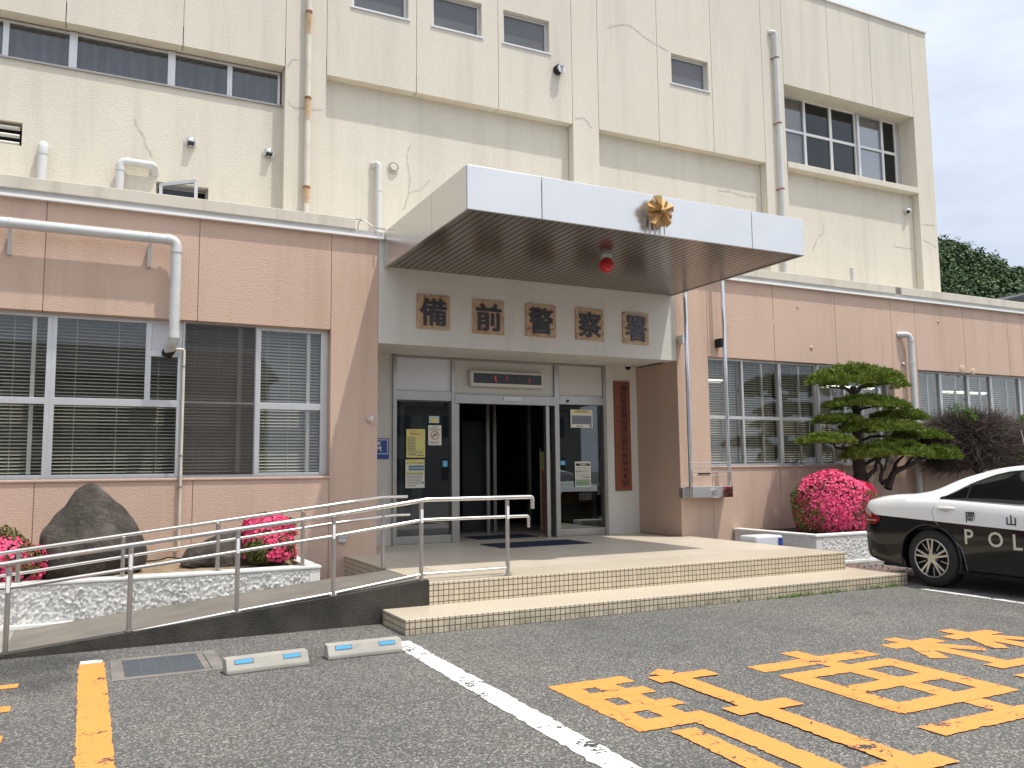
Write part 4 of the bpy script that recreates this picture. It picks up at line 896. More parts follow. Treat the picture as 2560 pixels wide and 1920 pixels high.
# red lamp
q = PZ(1516, 640, CZ0)
t = thing('red_lamp', (q[0], q[1], CZ0), 'round red police lamp hanging under the canopy', 'lamp')
m = MB(); m.disc((q[0], q[1], CZ0+.012), (0, 0, -1), .075, .05); m.build('mount', ALU, t)
REDG = simple('red_glass', (.50, .015, .02), .12); m = MB(); m.sphere((q[0], q[1], CZ0-.125), (.097, .097, .097), 28, 18); m.build('globe', REDG, t, smooth=True)
# cables between coping and canopy
def cable(pts, r, label, mat=BLACK, name='cable'):
    m = MB(); m.tube(smoothpath(pts, 8), r, 6); return tag(m.build(name, mat, smooth=True), label, 'cable')
def c1(x, y): return (840+x*220/2212, 540+y*160/1609)
cable([PY(*c1(475, 75), YW+.1), PY(*c1(690, 110), YW+.05), PY(*c1(980, 285), YW-.02), PY(*c1(1250, 335), YW-.15)], .008, 'dark cable sagging from the roof coping to the canopy corner', ALUD)
cable([PY(*c1(640, 105), YW+.06), PY(*c1(570, 170), YW+.06), PY(*c1(545, 360), YW+.02)], .005, 'thin wire loop hanging below the cable clamp at the coping end')

# ================================================================== PIPES
def pipe(pts, r, name, mat, label, rings=(), clamps=(), group=None, cat='pipe', n=14):
    t = thing(name, tuple(pts[-1]), label, cat, group); m = MB(); m.tube(pts, r, n); m.build('tube', mat, t, smooth=True)
    for a, b in rings:
        m = MB(); m.tube([a, b], r*1.12, n); m.build('collar', mat, t, smooth=True)
    return t
PX0 = 10.935
yb = YW-.157
A = PY(*z1(-60, 1424), yb); B = PY(*z1(1140, 1545), yb); C = PY(*z4(1112, 540), yb); E2 = PY(*z4(1072, 590), yb); 
zh = (A[2]+B[2])/2; xv = float(PY(*z4(1125, 270), yb)[0])
pp = [(-3.2, yb, zh), *elbow((A[0], yb, zh), (xv, yb, zh), (xv, yb, C[2]), .09), *elbow((xv, yb, zh-.4), (xv, yb, C[2]), (xv-.02, YW+.1, C[2]-.12), .06)]
pp += [(xv-.05, YW+.12, C[2]-.14)]
t = pipe(pp, .061, 'drain_pipe', PVC, 'thick grey drain pipe running along the pink wall and down into the left window', [((xv-.11, yb, zh), (xv-.075, yb, zh)), ((xv, yb, zh-.12), (xv, yb, zh-.155)), ((xv, yb, C[2]+.1), (xv, yb, C[2]+.02))])
m = MB(); m.tube([(xv-.012, yb+.16, C[2]-.075), (xv-.05, YW+.11, C[2]-.135)], .068, 14); m.build('sleeve', RUBBER, t, smooth=True)
for bx_ in (z1(60, 1500), z1(965, 1600)):
    x = float(PY(*bx_, yb)[0]); m = MB(); m.prism([(x-.02, yb+.02, zh-.07), (x-.02, YW+.0, zh-.07), (x-.02, YW+.0, zh-.33), (x-.02, YW-.04, zh-.33)], (.04, 0, 0)); m.build('bracket', PVC, t)
    m = MB(); m.tube([(x-.012, yb, zh), (x+.012, yb, zh)], .066, 14); m.build('clamp', PVC, t)
y2 = YW-.045
q = [PY(*p, y2) for p in (z4(1110, 598), z4(1182, 604), z4(1182, 640), z4(1158, 1395), z7(1150, 245), z7(1010, 268))]
xs_ = float(q[3][0]); zt = float(q[0][2])
xs_ = (q[2][0]+q[4][0])/2
t = pipe([q[0], *elbow(q[0], (xs_, y2, zt), (xs_, y2, zt-.3), .03), *elbow((xs_, y2, q[4][2]+.3), (xs_, y2, q[4][2]), (q[5][0], y2, q[4][2]), .03), (q[5][0], y2, q[4][2])], .0165, 'condensate_pipe', PVCC, 'thin cream condensate pipe running down past the left window sill', [((xs_, y2, q[3][2]+.04), (xs_, y2, q[3][2]-.05))])
for k in (z4(1175, 710), z4(1157, 1285), z4(1155, 1485)):
    z = float(PY(*k, y2)[2]); m = MB(); m.tube([(xs_, y2, z-.012), (xs_, y2, z+.012)], .021, 10); m.box(xs_-.03, xs_+.01, y2, YW, z-.008, z+.008); m.build('clip', ALUD, t)
yr = YM+DR-.10
q0, q1 = PY(*z1(275, 955), yr), PY(*z1(268, 1180), yr); xq = float((q0[0]+q1[0])/2)
pipe([(xq, YM+DR+.02, q0[2]+.06), *elbow((xq, YM+DR, q0[2]+.06), (xq, yr, q0[2]+.05), (xq, yr, q0[2]-.1), .05), (xq, yr, 4.6)], .062, 'vent_pipe', PVC, 'short grey pipe rising above the coping beside the louvre', [((xq, yr, q0[2]-.04), (xq, yr, q0[2]-.08))])
q = [PY(*p, yr) for p in (z1(768, 1215), z1(775, 1042), z1(990, 1062))]; zt = float(PY(*z1(880, 1050), yr)[2]); xl, xr_ = float(q[0][0]), float(q[2][0])
pipe([(xl, yr, 4.6), *elbow((xl, yr, 4.7), (xl, yr, zt), (xr_, yr, zt), .08), *elbow((xl+.1, yr, zt), (xr_, yr, zt), (xr_+.01, YM+DR, zt-.07), .05), (xr_+.02, YM+DR+.02, zt-.08)], .056, 'vent_pipe', PVC, 'grey pipe bent like a hook above the open casement', [((xl, yr, zt-.07), (xl, yr, zt-.14)), ((xl+.07, yr, zt), (xl+.12, yr, zt))])
yp_ = YM-.075
q0, q1 = PY(*z1(1992, 100), yp_), PY(*z1(1965, 1340), yp_); xq = float((q0[0]+q1[0])/2)
t = pipe([(xq, yp_, TOPZ-.3), (xq, yp_, 4.6)], .042, 'downpipe', PVCC, 'tall cream downpipe with rusty clamps on the left pilaster')
m = MB(); ms = MB()
for k in (75, 630, 1205):
    z = float(PY(*z1(1980, k), yp_)[2]); m.tube([(xq, yp_, z-.014), (xq, yp_, z+.014)], .052, 12); m.box(xq-.02, xq+.02, yp_, YM, z-.01, z+.01)
    ms.tube([(xq, yp_, z-.016), (xq, yp_, z-.20-.2*R.random())], [.0432, .0424], 12, False)
m.build('rusty_clamp', RUST, t); ms.build('rust_stain', simple('rust_stain', (.50, .33, .18), .8, 0, .3, 12), t)
q0, q1 = PY(*z2(250, 1060), yr), PY(*z2(248, 1480), yr); xq = float((q0[0]+q1[0])/2); zt = float(q0[2])
pipe([(xq-.09, YM+DR+.0, zt+.02), *elbow((xq-.06, YM+DR, zt+.02), (xq, yr, zt+.02), (xq, yr, zt-.1), .05), (xq, yr, 4.6)], .048, 'vent_pipe', PVC, 'slim grey vent pipe beside the round wall cap, left of the canopy', [((xq, yr, zt-.42), (xq, yr, zt-.44))])
q0, q1 = PY(*z3(618, 230), yp_), PY(*z3(655, 1300), yp_); xq = float((q0[0]+q1[0])/2); zt = float(PY(*z3(605, 205), yp_)[2])
t = pipe([(xq-.12, YM+.0, zt), *elbow((xq-.1, YM-.02, zt), (xq, yp_, zt), (xq, yp_, zt-.2), .06), (xq, yp_, 4.6)], .045, 'downpipe', PVC, 'tall grey downpipe with a bent top on the right pilaster')
m = MB()
for k in (375, 790, 1210):
    z = float(PY(*z3(630, k), yp_)[2]); m.tube([(xq, yp_, z-.012), (xq, yp_, z+.012)], .053, 12); m.bar((xq-.02, yp_, z), (xq-.10, YM, z-.02), .02, .02)
m.build('rusty_clamp', RUST, t)
ypk = YW-.11
q0, q1, q2 = PY(*z6(1440, 505), ypk), PY(*z6(1490, 600), ypk), PY(*z6(1530, 1400), ypk); xq = float((q1[0]+q2[0])/2); zt = float(PY(*z6(1470, 505), ypk)[2])
t = pipe([(xq-.22, YW+.02, zt), *elbow((xq-.18, YW-.06, zt), (xq, ypk, zt), (xq, ypk, zt-.3), .12), (xq, ypk, 0)], .056, 'downpipe', PVC, 'grey downpipe on the pink wall behind the pine', [((xq, ypk, zt-.10), (xq, ypk, zt-.14))])
m = MB(); z = float(PY(*z6(1485, 690), ypk)[2]); m.tube([(xq, ypk, z-.012), (xq, ypk, z+.012)], .063, 14); m.bar((xq-.03, ypk, z), (xq-.12, YW, z-.01), .015, .015); m.sphere((xq-.14, YW-.03, z-.005), .03, 10, 8); m.build('clamp', PVC, t)
ys = YM-.3; q0, q1 = PY(*z6(1105, 85), ys), PY(*z6(1110, 165), ys)
t = pipe([(q0[0], ys, q0[2]), (q0[0], ys, 4.6)], .04, 'vent_pipe', PVC, 'stubby grey capped pipe above the right coping', [((q0[0], ys, q0[2]+.02), (q0[0], ys, q0[2]-.12))])
q0 = PY(*z6(745, 60), YM-.2); pipe([(q0[0]+.16, YM-.2, 5.2), (q0[0]+.16, YM-.2, 4.6)], .06, 'vent_pipe', PVC, 'grey pipe stub under the right end of the canopy front')

# wall fittings of the cream block
def hood(p, label):
    q = PY(*p, YM+DR); t = thing('vent_hood', (q[0], YM+DR, q[2]), label, 'vent', 'round vent hoods on the cream wall')
    m = MB(); m.disc((0, 0, 0), (0, -1, 0), .088, .018); o = m.build('flange', STEEL); o.parent = t
    m = MB(); m.sphere((0, -.018, 0), (.075, .075, .075), 20, 12); o = m.build('cowl', STEEL, smooth=True); o.parent = t
    m = MB(); m.box(-.045, .045, -.09, -.05, -.065, -.018); o = m.build('outlet', BLACK); o.parent = t
hood(z1(1224, 915), 'round steel vent hood in the middle of the cream wall, above the casement'); hood(z1(1724, 985), 'round steel vent hood close to the left pilaster')
q = PY(*z2(342, 1078), YM+DR); t = thing('round_vent', (q[0], YM+DR, q[2]), 'round white wall cap with a dark ring beside the slim vent pipe', 'vent')
m = MB(); m.disc((q[0], YM+DR, q[2]), (0, -1, 0), .088, .02); m.build('ring', ALUD, t); m = MB(); m.tube([(q[0]+.088*math.cos(a), YM+DR-.022, q[2]+.088*math.sin(a)) for a in np.linspace(0, 2*math.pi, 33)], .008, 8, False); m.build('rim', PVCC, t, smooth=True)
m = MB(); m.disc((q[0], YM+DR-.02, q[2]), (0, -1, 0), .066, .03, r2=.055); m.build('cap', PVCC, t)
q = PY(*z2(1398, 455), YM); t = thing('wall_floodlight', (q[0], YM, q[2]), 'small round floodlight with a dark body below the third upper window', 'light')
m = MB(); m.disc((q[0]-.01, YM, q[2]), (.1, -1, .0), .085, .10); m.build('body', BLACK, t); m = MB(); m.disc((q[0]+.02, YM-.10, q[2]), (.1, -1, 0), .078, .03); m.build('lens', PANELW, t)
m = MB(); m.box(q[0]-.01, q[0]+.055, YM-.145, YM-.133, q[2]+.02, q[2]+.05); m.box(q[0]+.012, q[0]+.035, YM-.145, YM-.133, q[2]-.06, q[2]+.02); m.build('bracket', ALUD, t)
q = PY(*z3(1450, 1360), YM+DR); t = thing('security_camera', (q[0], YM+DR, q[2]), 'small grey camera on the cream wall below the large upper window', 'camera')
m = MB(); m.disc((q[0], YM+DR, q[2]+.02), (0, -1, 0), .06, .05); m.sphere((q[0], YM+DR-.06, q[2]), (.085, .07, .06), 16, 10); m.build('housing', PVC, t, smooth=True); m = MB(); m.sphere((q[0]-.03, YM+DR-.09, q[2]-.03), .042, 12, 8); m.build('lens', BLACK, t, smooth=True)
q = PZ(*zz2(1400, 268), LINT+.02); t = thing('dome_camera', (q[0], q[1], LINT+.02), 'white dome camera under the porch ceiling above the wooden board', 'camera')
m = MB(); m.disc((q[0], q[1], LINT+.02), (0, 0, -1), .062, .035); m.build('base', PANELW, t); m = MB(); m.sphere((q[0], q[1], LINT-.018), (.052, .052, .055), 16, 10); m.build('dome', BLACK, t, smooth=True)
q = PY(*z5(190, 1050), YW); t = thing('wall_sensor', (q[0], YW, q[2]), 'small pale sensor on the pink wall left of the porch', 'sensor')
m = MB(); m.disc((q[0]-.02, YW, q[2]), (0, -1, 0), .025, .05); m.build('arm', ALU, t); m = MB(); m.sphere((q[0]+.008, YW-.06, q[2]), (.028, .04, .05), 14, 10); m.build('head', PANELW, t, smooth=True)
q = PY(820+200*.1688, 1200+850*.1688, YW); t = thing('outlet_box', (q[0], YW, q[2]), 'grey outdoor socket box low on the pink wall behind the handrail', 'socket')
m = MB(); m.box(q[0]-.05, q[0]+.05, YW-.05, YW, q[2]-.06, q[2]+.06); m.build('box', PVC, t, bevel=.006); m = MB(); m.box(q[0]-.055, q[0]+.055, YW-.065, YW-.05, q[2]+.0, q[2]+.065); m.build('lid', ALU, t, bevel=.004)

# ================================================================== FLAGPOLES with winch box
t = thing('flagpole_pair', (9.0, YW-.2, .9), 'pair of polished steel flagpoles on a winch box beside the right column', 'flagpole')
yf = YW-.16; xp1 = float(PY(*z6(52, 900), yf)[0]); xp2 = float(PY(*z6(297, 900), yf)[0])
f1 = lambda x, y: (1680+x*.1808, 1120+y*.1808)
zb_ = float(PY(*f1(260, 690), yf)[2]); zt = 5.1
xp1 = (float(PY(*f1(255, 400), yf)[0])+float(PY(*z6(35, 300), yf)[0]))/2; xp2 = (float(PY(*f1(800, 300), yf)[0])+float(PY(*z6(270, 300), yf)[0]))/2
for x, z in ((xp1, zb_), (xp2, zb_+.15)): m = MB(); m.tube([(x, yf, z), (x, yf, zt)], .035, 18); m.build('pole', CHROME, t, smooth=True)
zc0, zc1 = float(PY(*f1(600, 685), yf-.06)[2]), float(PY(*f1(600, 528), yf-.06)[2]); xw0, xw1 = float(PY(*f1(285, 600), yf-.06)[0]), float(PY(*f1(845, 600), yf-.06)[0])
m = MB(); m.box(xw0, xw1, yf-.06, YW-.005, zc0, zc1); m.build('winch_box', CHROME, t, bevel=.006)
m = MB(); m.box(float(PY(*f1(185, 600), yf)[0]), xw0, YW-.10, YW-.004, zc0, zc1-.02); m.build('bracket_plate', STEEL, t)
q = PY(*f1(575, 612), yf-.06); m = MB(); m.disc((q[0], yf-.06, q[2]), (0, -1, 0), .072, .012); m.build('dial', STEEL, t); m = MB(); m.disc((q[0]+.005, yf-.072, q[2]), (0, -1, 0), .052, .02, r2=.045); m.build('keyhole', ALUD, t)
for k in (203, 262, 322, 377):
    m = MB(); z = float(PY(*f1(540, k), yf)[2]); m.tube([(xp1, yf-.02, z), (xp2, yf-.02, z-.004)], .008, 8); m.build('rung', STEEL, t)
m = MB(); z = float(PY(*f1(510, 353), yf)[2]); m.box(xp1+.13, xp1+.36, yf-.05, yf-.02, z-.015, z+.012); m.build('cleat', BLACK, t)
for xx, p in ((xp1, z6(20, 530)), (xp2, z6(245, 550))):
    z = float(PY(*p, yf)[2]); m = MB(); m.box(xx-.07, xx+.02, yf, YW, z-.075, z+.06); m.build('wall_bracket', BLACK if xx == xp2 else STEEL, t)

# ================================================================== RAMP
RY0, RY1, RX0 = 7.87, 9.25, -.62
def rz(x): return max(0.0, (x-RX0)/(2.98-RX0))*(ZL-.012)
t = thing('wheelchair_ramp', (1.2, 8.5, 0), 'grey concrete wheelchair ramp rising from the car park to the landing', 'ramp')
m = MB(); m.prism([(RX0, RY0+.1, 0), (2.999, RY0+.1, 0), (2.999, RY0+.1, rz(2.999))], (0, RY1-RY0-.1, 0)); m.build('slope', simple('ramp_concrete', (.185, .166, .14), .9, 0, .25, 2.5, .4, 110), t)
m = MB(); m.prism([(RX0-.1, RY0, 0), (2.999, RY0, 0), (2.999, RY0, rz(2.999)+.035), (RX0-.1, RY0, .02)], (0, .1, 0)); m.build('kerb', simple('mossy_concrete', (.055, .049, .04), .95, 0, .5, 3.5, .7, 60), t)
tag(flat('path', [(-8, RY0+.02), (RX0+.05, RY0+.02), (RX0+.05, RY1+.3), (-8, RY1+.3)], .004, simple('path_concrete', (.30, .27, .23), .9, 0, .25, 3, .4, 110), None, None), kind='structure')

# ---- handrails
RAILM = STEEL
def handrail(name, label, rails, posts, Y, marks=False):
    t = thing(name, (posts[0][0], Y, posts[0][1]), label, 'handrail')
    for pts, r in rails: m = MB(); m.tube([(p[0], Y-.0, p[1]) for p in pts], r, 14); m.build('rail', RAILM, t, smooth=True)
    for x, za, zb2 in posts:
        m = MB(); m.tube([(x, Y, za), (x, Y, zb2)], .0215, 14); m.disc((x, Y, za), (0, 0, 1), .04, .006); o = m.build('post', POST, t, smooth=True)
        if marks:
            m = MB(); m.box(x-.013, x+.013, Y-.0235, Y-.0215, zb2-.20, zb2-.07); m.build('reflective_strip', WHITEI, o)
    return t
YF = RY0+.07
F = lambda x, y: (lambda q: (float(q[0]), float(q[2])))(PY(x, y, YF))
a5 = lambda x, y: (820+x*.1688, 1200+y*.1688)
a3 = lambda x, y: (920+x*.1929, 1100+y*.1929)
top = [F(-140, 1417), F(10, 1411), F(50, 1404), F(*a5(0, 535)), F(*a5(1400, 302)), F(*a5(1440, 292)), F(*a3(2115, 735)), ]
e1 = F(*a3(2117, 735)); top = top[:-1]+[(p[0], p[2]) for p in elbow((e1[0]-.2, 0, e1[1]), (e1[0]+.012, 0, e1[1]), (e1[0]+.012, 0, e1[1]-.1), .03)]+[(e1[0]+.012, e1[1]-.125)]
mid = [F(-140, 1476), F(10, 1470), F(50, 1466), F(*a5(0, 845)), F(*a5(1340, 604)), F(*a5(1420, 590))]
e2 = F(*a3(2080, 982)); mid += [(p[0], p[2]) for p in elbow((e2[0]-.2, 0, e2[1]), (e2[0]+.0, 0, e2[1]), (e2[0]+.0, 0, e2[1]-.1), .03)]+[(e2[0], e2[1]-.12)]
low = [F(17, 1643), F(*z7(815, 780)), F(*z7(1515, 640)), F(*z7(2145, 523)), F(*a5(1385, 1398)), F(1265, 1420)]
px_posts = [((22, 1418), (12, 1663)), ((330, 1364), (319, 1604)), ((596, 1326), (590, 1550)), ((836, 1293), (831, 1500)), (a5(1385, 330), a5(1380, 1500)), (a3(1810, 770), (1268, 1433))]
posts = []
for a, b in px_posts:
    A = F(*a); B = F(*b); x = (A[0]+B[0])/2; base = rz(x)+.035 if x < 2.98 else ZL
    if x < RX0+.1: base = .0
    posts.append((x, base, A[1]))
handrail('handrail', 'front steel handrail with posts along the open edge of the ramp', [(top, .0215), (mid, .0165), (low, .016)], posts, YF, True)
YBK = 9.30
F = lambda x, y: (lambda q: (float(q[0]), float(q[2])))(PY(x, y, YBK))
PTOP = .432
top = [F(-140, 1393), F(0, 1384), F(45, 1377), F(*a5(0, 378)), F(*a5(800, 255)), F(*a5(870, 250)), F(*a5(1175, 244))]
mid = [F(-140, 1447), F(0, 1440), F(45, 1434), F(*a5(0, 652)), F(*a5(900, 530)), F(*a5(960, 522)), F(*a5(1212, 512))]
posts = []
for a, b in (((47, 1378), 0), ((309, 1342), 0), ((546, 1310), 0), ((758, 1280), 0), ((958, 1246), 1)):
    A = F(*a); posts.append((A[0], ZL if b else PTOP, A[1]))
handrail('handrail', 'rear steel handrail standing on the white planter wall', [(top, .0195), (mid, .0155)], posts, YBK)

# ================================================================== LEFT PLANTER
PXE = 2.27
t = thing('planter', (0, 9.6, 0), 'long white roughcast planter between the ramp and the pink wall', 'planter')
def rough_wall(x0, x1, y, z0, z1, dx=.013, amp=.0125, yaxis=False):
    nx = int((x1-x0)/dx); nz = max(3, int((z1-z0)/dx)); v = []
    for j in range(nz+1):
        for i in range(nx+1):
            a = 0 if i in (0, nx) or j in (0, nz) else abs(R.gauss(0, amp)); x = x0+(x1-x0)*i/nx; z = z0+(z1-z0)*j/nz
            v.append((y-a, x, z) if yaxis else (x, y-a, z))
    return v, [(j*(nx+1)+i, j*(nx+1)+i+1, (j+1)*(nx+1)+i+1, (j+1)*(nx+1)+i) for j in range(nz) for i in range(nx)]
m = MB(); v, f_ = rough_wall(-4.5, PXE-.12, 9.26, .0, PTOP-.035); m.add(v, f_); m.build('rough_face', PLANTW, t, smooth='s')
m = MB(); m.box(-4.5, PXE-.12, 9.262, 9.40, .0, PTOP-.036); m.box(PXE-.12, PXE, 9.25, YW-.2, 0, PTOP-.036); m.build('wall', CAPW, t, bevel=.012)
m = MB(); m.box(-4.5, PXE+.01, 9.235, 9.42, PTOP-.035, PTOP); m.box(PXE-.13, PXE+.011, 9.42, YW-.2, PTOP-.035, PTOP); m.build('capping', CAPW, t, bevel=.01)
m = MB(); m.box(-4.5, .4, 9.22, 9.262, 0, .05); m.build('footing', CAPW, t, bevel=.01)
n = 60; v = []; 
for j in range(12):
    for i in range(n+1): v.append((-4.5+(PXE-.1+4.5)*i/n, 9.40+(YW-.02-9.40)*j/11, .37+.07*math.sin(i*.31)*math.sin(j*.7)*.4+R.gauss(0, .006)+.05*(j/11)))
m = MB(); m.add(v, [(j*(n+1)+i, j*(n+1)+i+1, (j+1)*(n+1)+i+1, (j+1)*(n+1)+i) for j in range(11) for i in range(n)]); m.build('soil', SOIL, t, smooth='s')
cable([PY(*z7(940, 318), 10.75), PY(*z7(1040, 305), 10.7), PY(*z7(1080, 292), 10.7), PY(*z7(1160, 300), 10.7)], .009, 'black cable lying on the planter soil between the two rocks')

# rocks
def rock(poly_px, Y, depth, label, seed, tilt=0):
    P = [PY(*p, Y) for p in poly_px]; xs2 = [p[0] for p in P]; zs2 = [p[2] for p in P]; cx, cz = (min(xs2)+max(xs2))/2, min(zs2)+(max(zs2)-min(zs2))*.42
    ang = [(math.atan2(p[2]-cz, p[0]-cx), math.hypot(p[2]-cz, p[0]-cx)) for p in P]; ang.sort(); aa = [a for a, _ in ang]; rr = [r for _, r in ang]
    aa = [aa[-1]-2*math.pi]+aa+[aa[0]+2*math.pi]; rr = [rr[-1]]+rr+[rr[0]]
    bm = bmesh.new(); bmesh.ops.create_icosphere(bm, subdivisions=5, radius=1)
    from mathutils import noise as nz
    off = Vector((seed*3.1, seed*1.7, 0))
    for v in bm.verts:
        c = v.co.copy(); rad = float(np.interp(math.atan2(c.z, c.x), aa, rr)); s = math.hypot(c.x, c.z)
        y = c.y; k = s**.55 if s > 0 else 0
        d = c/max(s, 1e-6)
        p = Vector((d.x*rad*k if s > 1e-5 else 0, (abs(y)**.6)*math.copysign(1, y)*depth, d.z*rad*k if s > 1e-5 else 0))
        h = nz.fractal(c*1.6+off, .8, 2.1, 5)*.035 + (abs(nz.noise(c*2.3+off))-.3)*.04 + (abs(nz.noise(c*5.1+off))-.25)*.035
        p += Vector((p.x*.25, p.y/depth*.5 if depth else 0, p.z*.25))*h
        p.y += h*.25*(1-s)*math.copysign(1, y)
        p.y *= 1-.72*min(1, max(0, p.z)/max(.01, max(zs2)-cz))
        v.co = p+Vector((cx, Y+.05, cz))
    me = bpy.data.meshes.new('rock'); bm.to_mesh(me); bm.free(); me.materials.append(ROCK); me.shade_smooth(); me.set_sharp_from_angle(angle=math.radians(28))
    o = bpy.data.objects.new('rock', me); COL.objects.link(o); return tag(o, label, 'rock')
r7 = lambda x, y: (x*.1989, 1200+y*.1989)
rock([r7(*p) for p in ((510, 660), (620, 540), (700, 430), (820, 330), (880, 230), (950, 130), (1090, 50), (1170, 38), (1240, 78), (1340, 165), (1440, 260), (1540, 325), (1620, 420), (1700, 520), (1760, 640), (1810, 760), (1850, 900), (1840, 1030), (1780, 1130), (1500, 1250), (1100, 1330), (700, 1340), (480, 1300), (455, 1050), (490, 800))], 10.05, .36, 'tall pointed dark standing rock in the left planter', 1)
rock([z7(*p) for p in ((1160, 345), (1180, 290), (1215, 230), (1300, 205), (1380, 160), (1500, 128), (1620, 135), (1680, 170), (1720, 250), (1700, 350), (1500, 390), (1290, 370))], 10.25, .28, 'low dark rock lying beside the round azalea in the left planter', 4)

# ================================================================== RIGHT PLANTER
t = thing('planter', (10, 9.6, 0), 'white roughcast planter behind the police car holding the pine and the pink azalea', 'planter')
qx0, qy0 = 9.50, 9.17; hz = .45
m = MB(); v, f_ = rough_wall(qx0+.12, 16, qy0, 0, hz-.04, .013, .008); m.add(v, f_); v, f_ = rough_wall(qy0+.1, YW-.02, qx0, 0, hz-.04, .013, .007, True); m.add(v, f_); m.build('rough_face', PLANTW, t, smooth='s')
m = MB(); m.box(qx0+.003, 16, qy0+.003, qy0+.12, 0, hz-.041); m.box(qx0+.004, qx0+.12, qy0+.12, YW-.01, 0, hz-.041); m.box(qx0-.005, qx0+.12, qy0-.005, qy0+.1, 0, hz-.041); m.build('wall', CAPW, t, bevel=.01)
m = MB(); m.box(qx0-.02, 16, qy0-.02, qy0+.14, hz-.04, hz); m.box(qx0-.021, qx0+.14, qy0+.14, YW-.01, hz-.04, hz); m.box(qx0-.03, 16, qy0-.03, qy0-.002, 0, .05); m.build('capping', CAPW, t, bevel=.01)
m = MB(); m.box(qx0+.12, 16, qy0+.12, YW-.005, .3, .40); m.build('soil', SOILD, t)

# ================================================================== FOLIAGE
def leaf_mesh(name, P, Nn, size, mat, parent=None, jitter=.6, aspect=.5, tri=False):
    """one small leaf per point, roughly facing along Nn"""
    P = np.asarray(P, float); k = len(P); Nn = np.asarray(Nn, float)+NR.normal(0, jitter, (k, 3)); Nn /= np.linalg.norm(Nn, axis=1, keepdims=True)
    T = np.cross(Nn, NR.normal(0, 1, (k, 3))); T /= np.linalg.norm(T, axis=1, keepdims=True); B = np.cross(Nn, T)
    s = size*(.6+.8*NR.random((k, 1)))
    if tri: V = np.stack([P-B*s*aspect*.5, P+B*s*aspect*.5, P+T*s*1.5], 1).reshape(-1, 3); F = np.arange(3*k).reshape(k, 3)
    else: V = np.stack([P-T*s*.5, P+B*s*aspect*.5, P+T*s*.6, P-B*s*aspect*.5], 1).reshape(-1, 3); F = np.arange(4*k).reshape(k, 4)
    return quick_mesh(name, V, F, mat, parent)
def ellip(n, c, r, shell=.35, zmin=-1, lump=.08, lumps=9):
    d = NR.normal(0, 1, (n*2, 3)); d /= np.linalg.norm(d, axis=1, keepdims=True); d = d[d[:, 2] > zmin][:n]
    L = NR.normal(0, 1, (lumps, 3)); L /= np.linalg.norm(L, axis=1, keepdims=True)
    bumpv = np.zeros(len(d))
    for l in L: bumpv += np.exp(-((d-l)**2).sum(1)/.12)
    rad = (1-shell*NR.random(len(d))**2)*(1-lump+2*lump*np.minimum(bumpv, 1))
    return np.array(c)+d*rad[:, None]*np.array(r), d/np.array(r)/np.linalg.norm(d/np.array(r), axis=1, keepdims=True)

def azalea(c, r, nl, nf, label, top_green=0, zmin=-.5, bare=None, size=.05):
    t = thing('azalea_bush', (c[0], c[1], c[2]-r[2]*.6), label, 'bush')
    P, d = ellip(nl, c, r, .3, zmin, .10); leaf_mesh('foliage', P, d, .045, AZL, t, .7, .45)
    m = MB(); m.sphere(c, (r[0]*.82, r[1]*.82, r[2]*.82), 20, 14); m.build('shade_core', simple('bush_shadow', (.03, .035, .015), .9), t)  # solid dark core, its colour stands in for shade deep among the leaves
    P, d = ellip(nf, np.array(c), np.array(r)*1.015, .06, zmin+.08, .10)
    keep = NR.random(len(P)) < .9
    if bare is not None:
        for bc, br in bare: keep &= (np.linalg.norm((P-np.array(c))/np.array(r)-np.array(bc), axis=1) > br*(.8+.4*NR.random(len(P))))
    P, d = P[keep], d[keep]
    # each blossom: five petals round a centre
    k = len(P); d = d+NR.normal(0, .35, (k, 3)); d /= np.linalg.norm(d, axis=1, keepdims=True); T = np.cross(d, NR.normal(0, 1, (k, 3))); T /= np.linalg.norm(T, axis=1, keepdims=True); B = np.cross(d, T)
    s = size*(.7+.6*NR.random((k, 1))); V = []; 
    for j in range(5):
        a = 2*math.pi*j/5; u = T*math.cos(a)+B*math.sin(a); w = -T*math.sin(a)+B*math.cos(a)
        V += [P, P+u*s*.38+w*s*.24+d*s*.16, P+u*s*.62+d*s*.12, P+u*s*.38-w*s*.24+d*s*.16]
    V = np.stack(V, 1).reshape(-1, 3); F = np.arange(20*k).reshape(-1, 4); quick_mesh('blossoms', V, F, AZF, t)
    return t
q = PY(10, 1400, 9.75); azalea((float(q[0])-.12, 9.75, .56), (.44, .34, .36), 5200, 2200, 'pink azalea bush cut off by the left edge, beside the tall rock', bare=[((.2, 0, 1.1), .38)], size=.034)
q = PY(680, 1345, 9.85); azalea((float(q[0])-.02, 9.85, .58), (.30, .27, .25), 4200, 1000, 'small pink azalea bush at the right end of the left planter, lower round part', bare=[((-.75, -.6, -.1), .62)], size=.037)
q = PY(672, 1290, 10.15); azalea((float(q[0]), 10.15, .79), (.31, .22, .18), 2400, 1900, 'flat pink azalea bush behind the small round one in the left planter', size=.034)
q = PY(2095, 1262, 9.8); azalea((float(q[0])+.05, 9.86, .69), (.86, .58, .63), 12000, 9000, 'big dome of bright pink azalea in front of the pine', bare=[((-.85, .2, .6), .10), ((.8, -.6, -.5), .30)], size=.037)

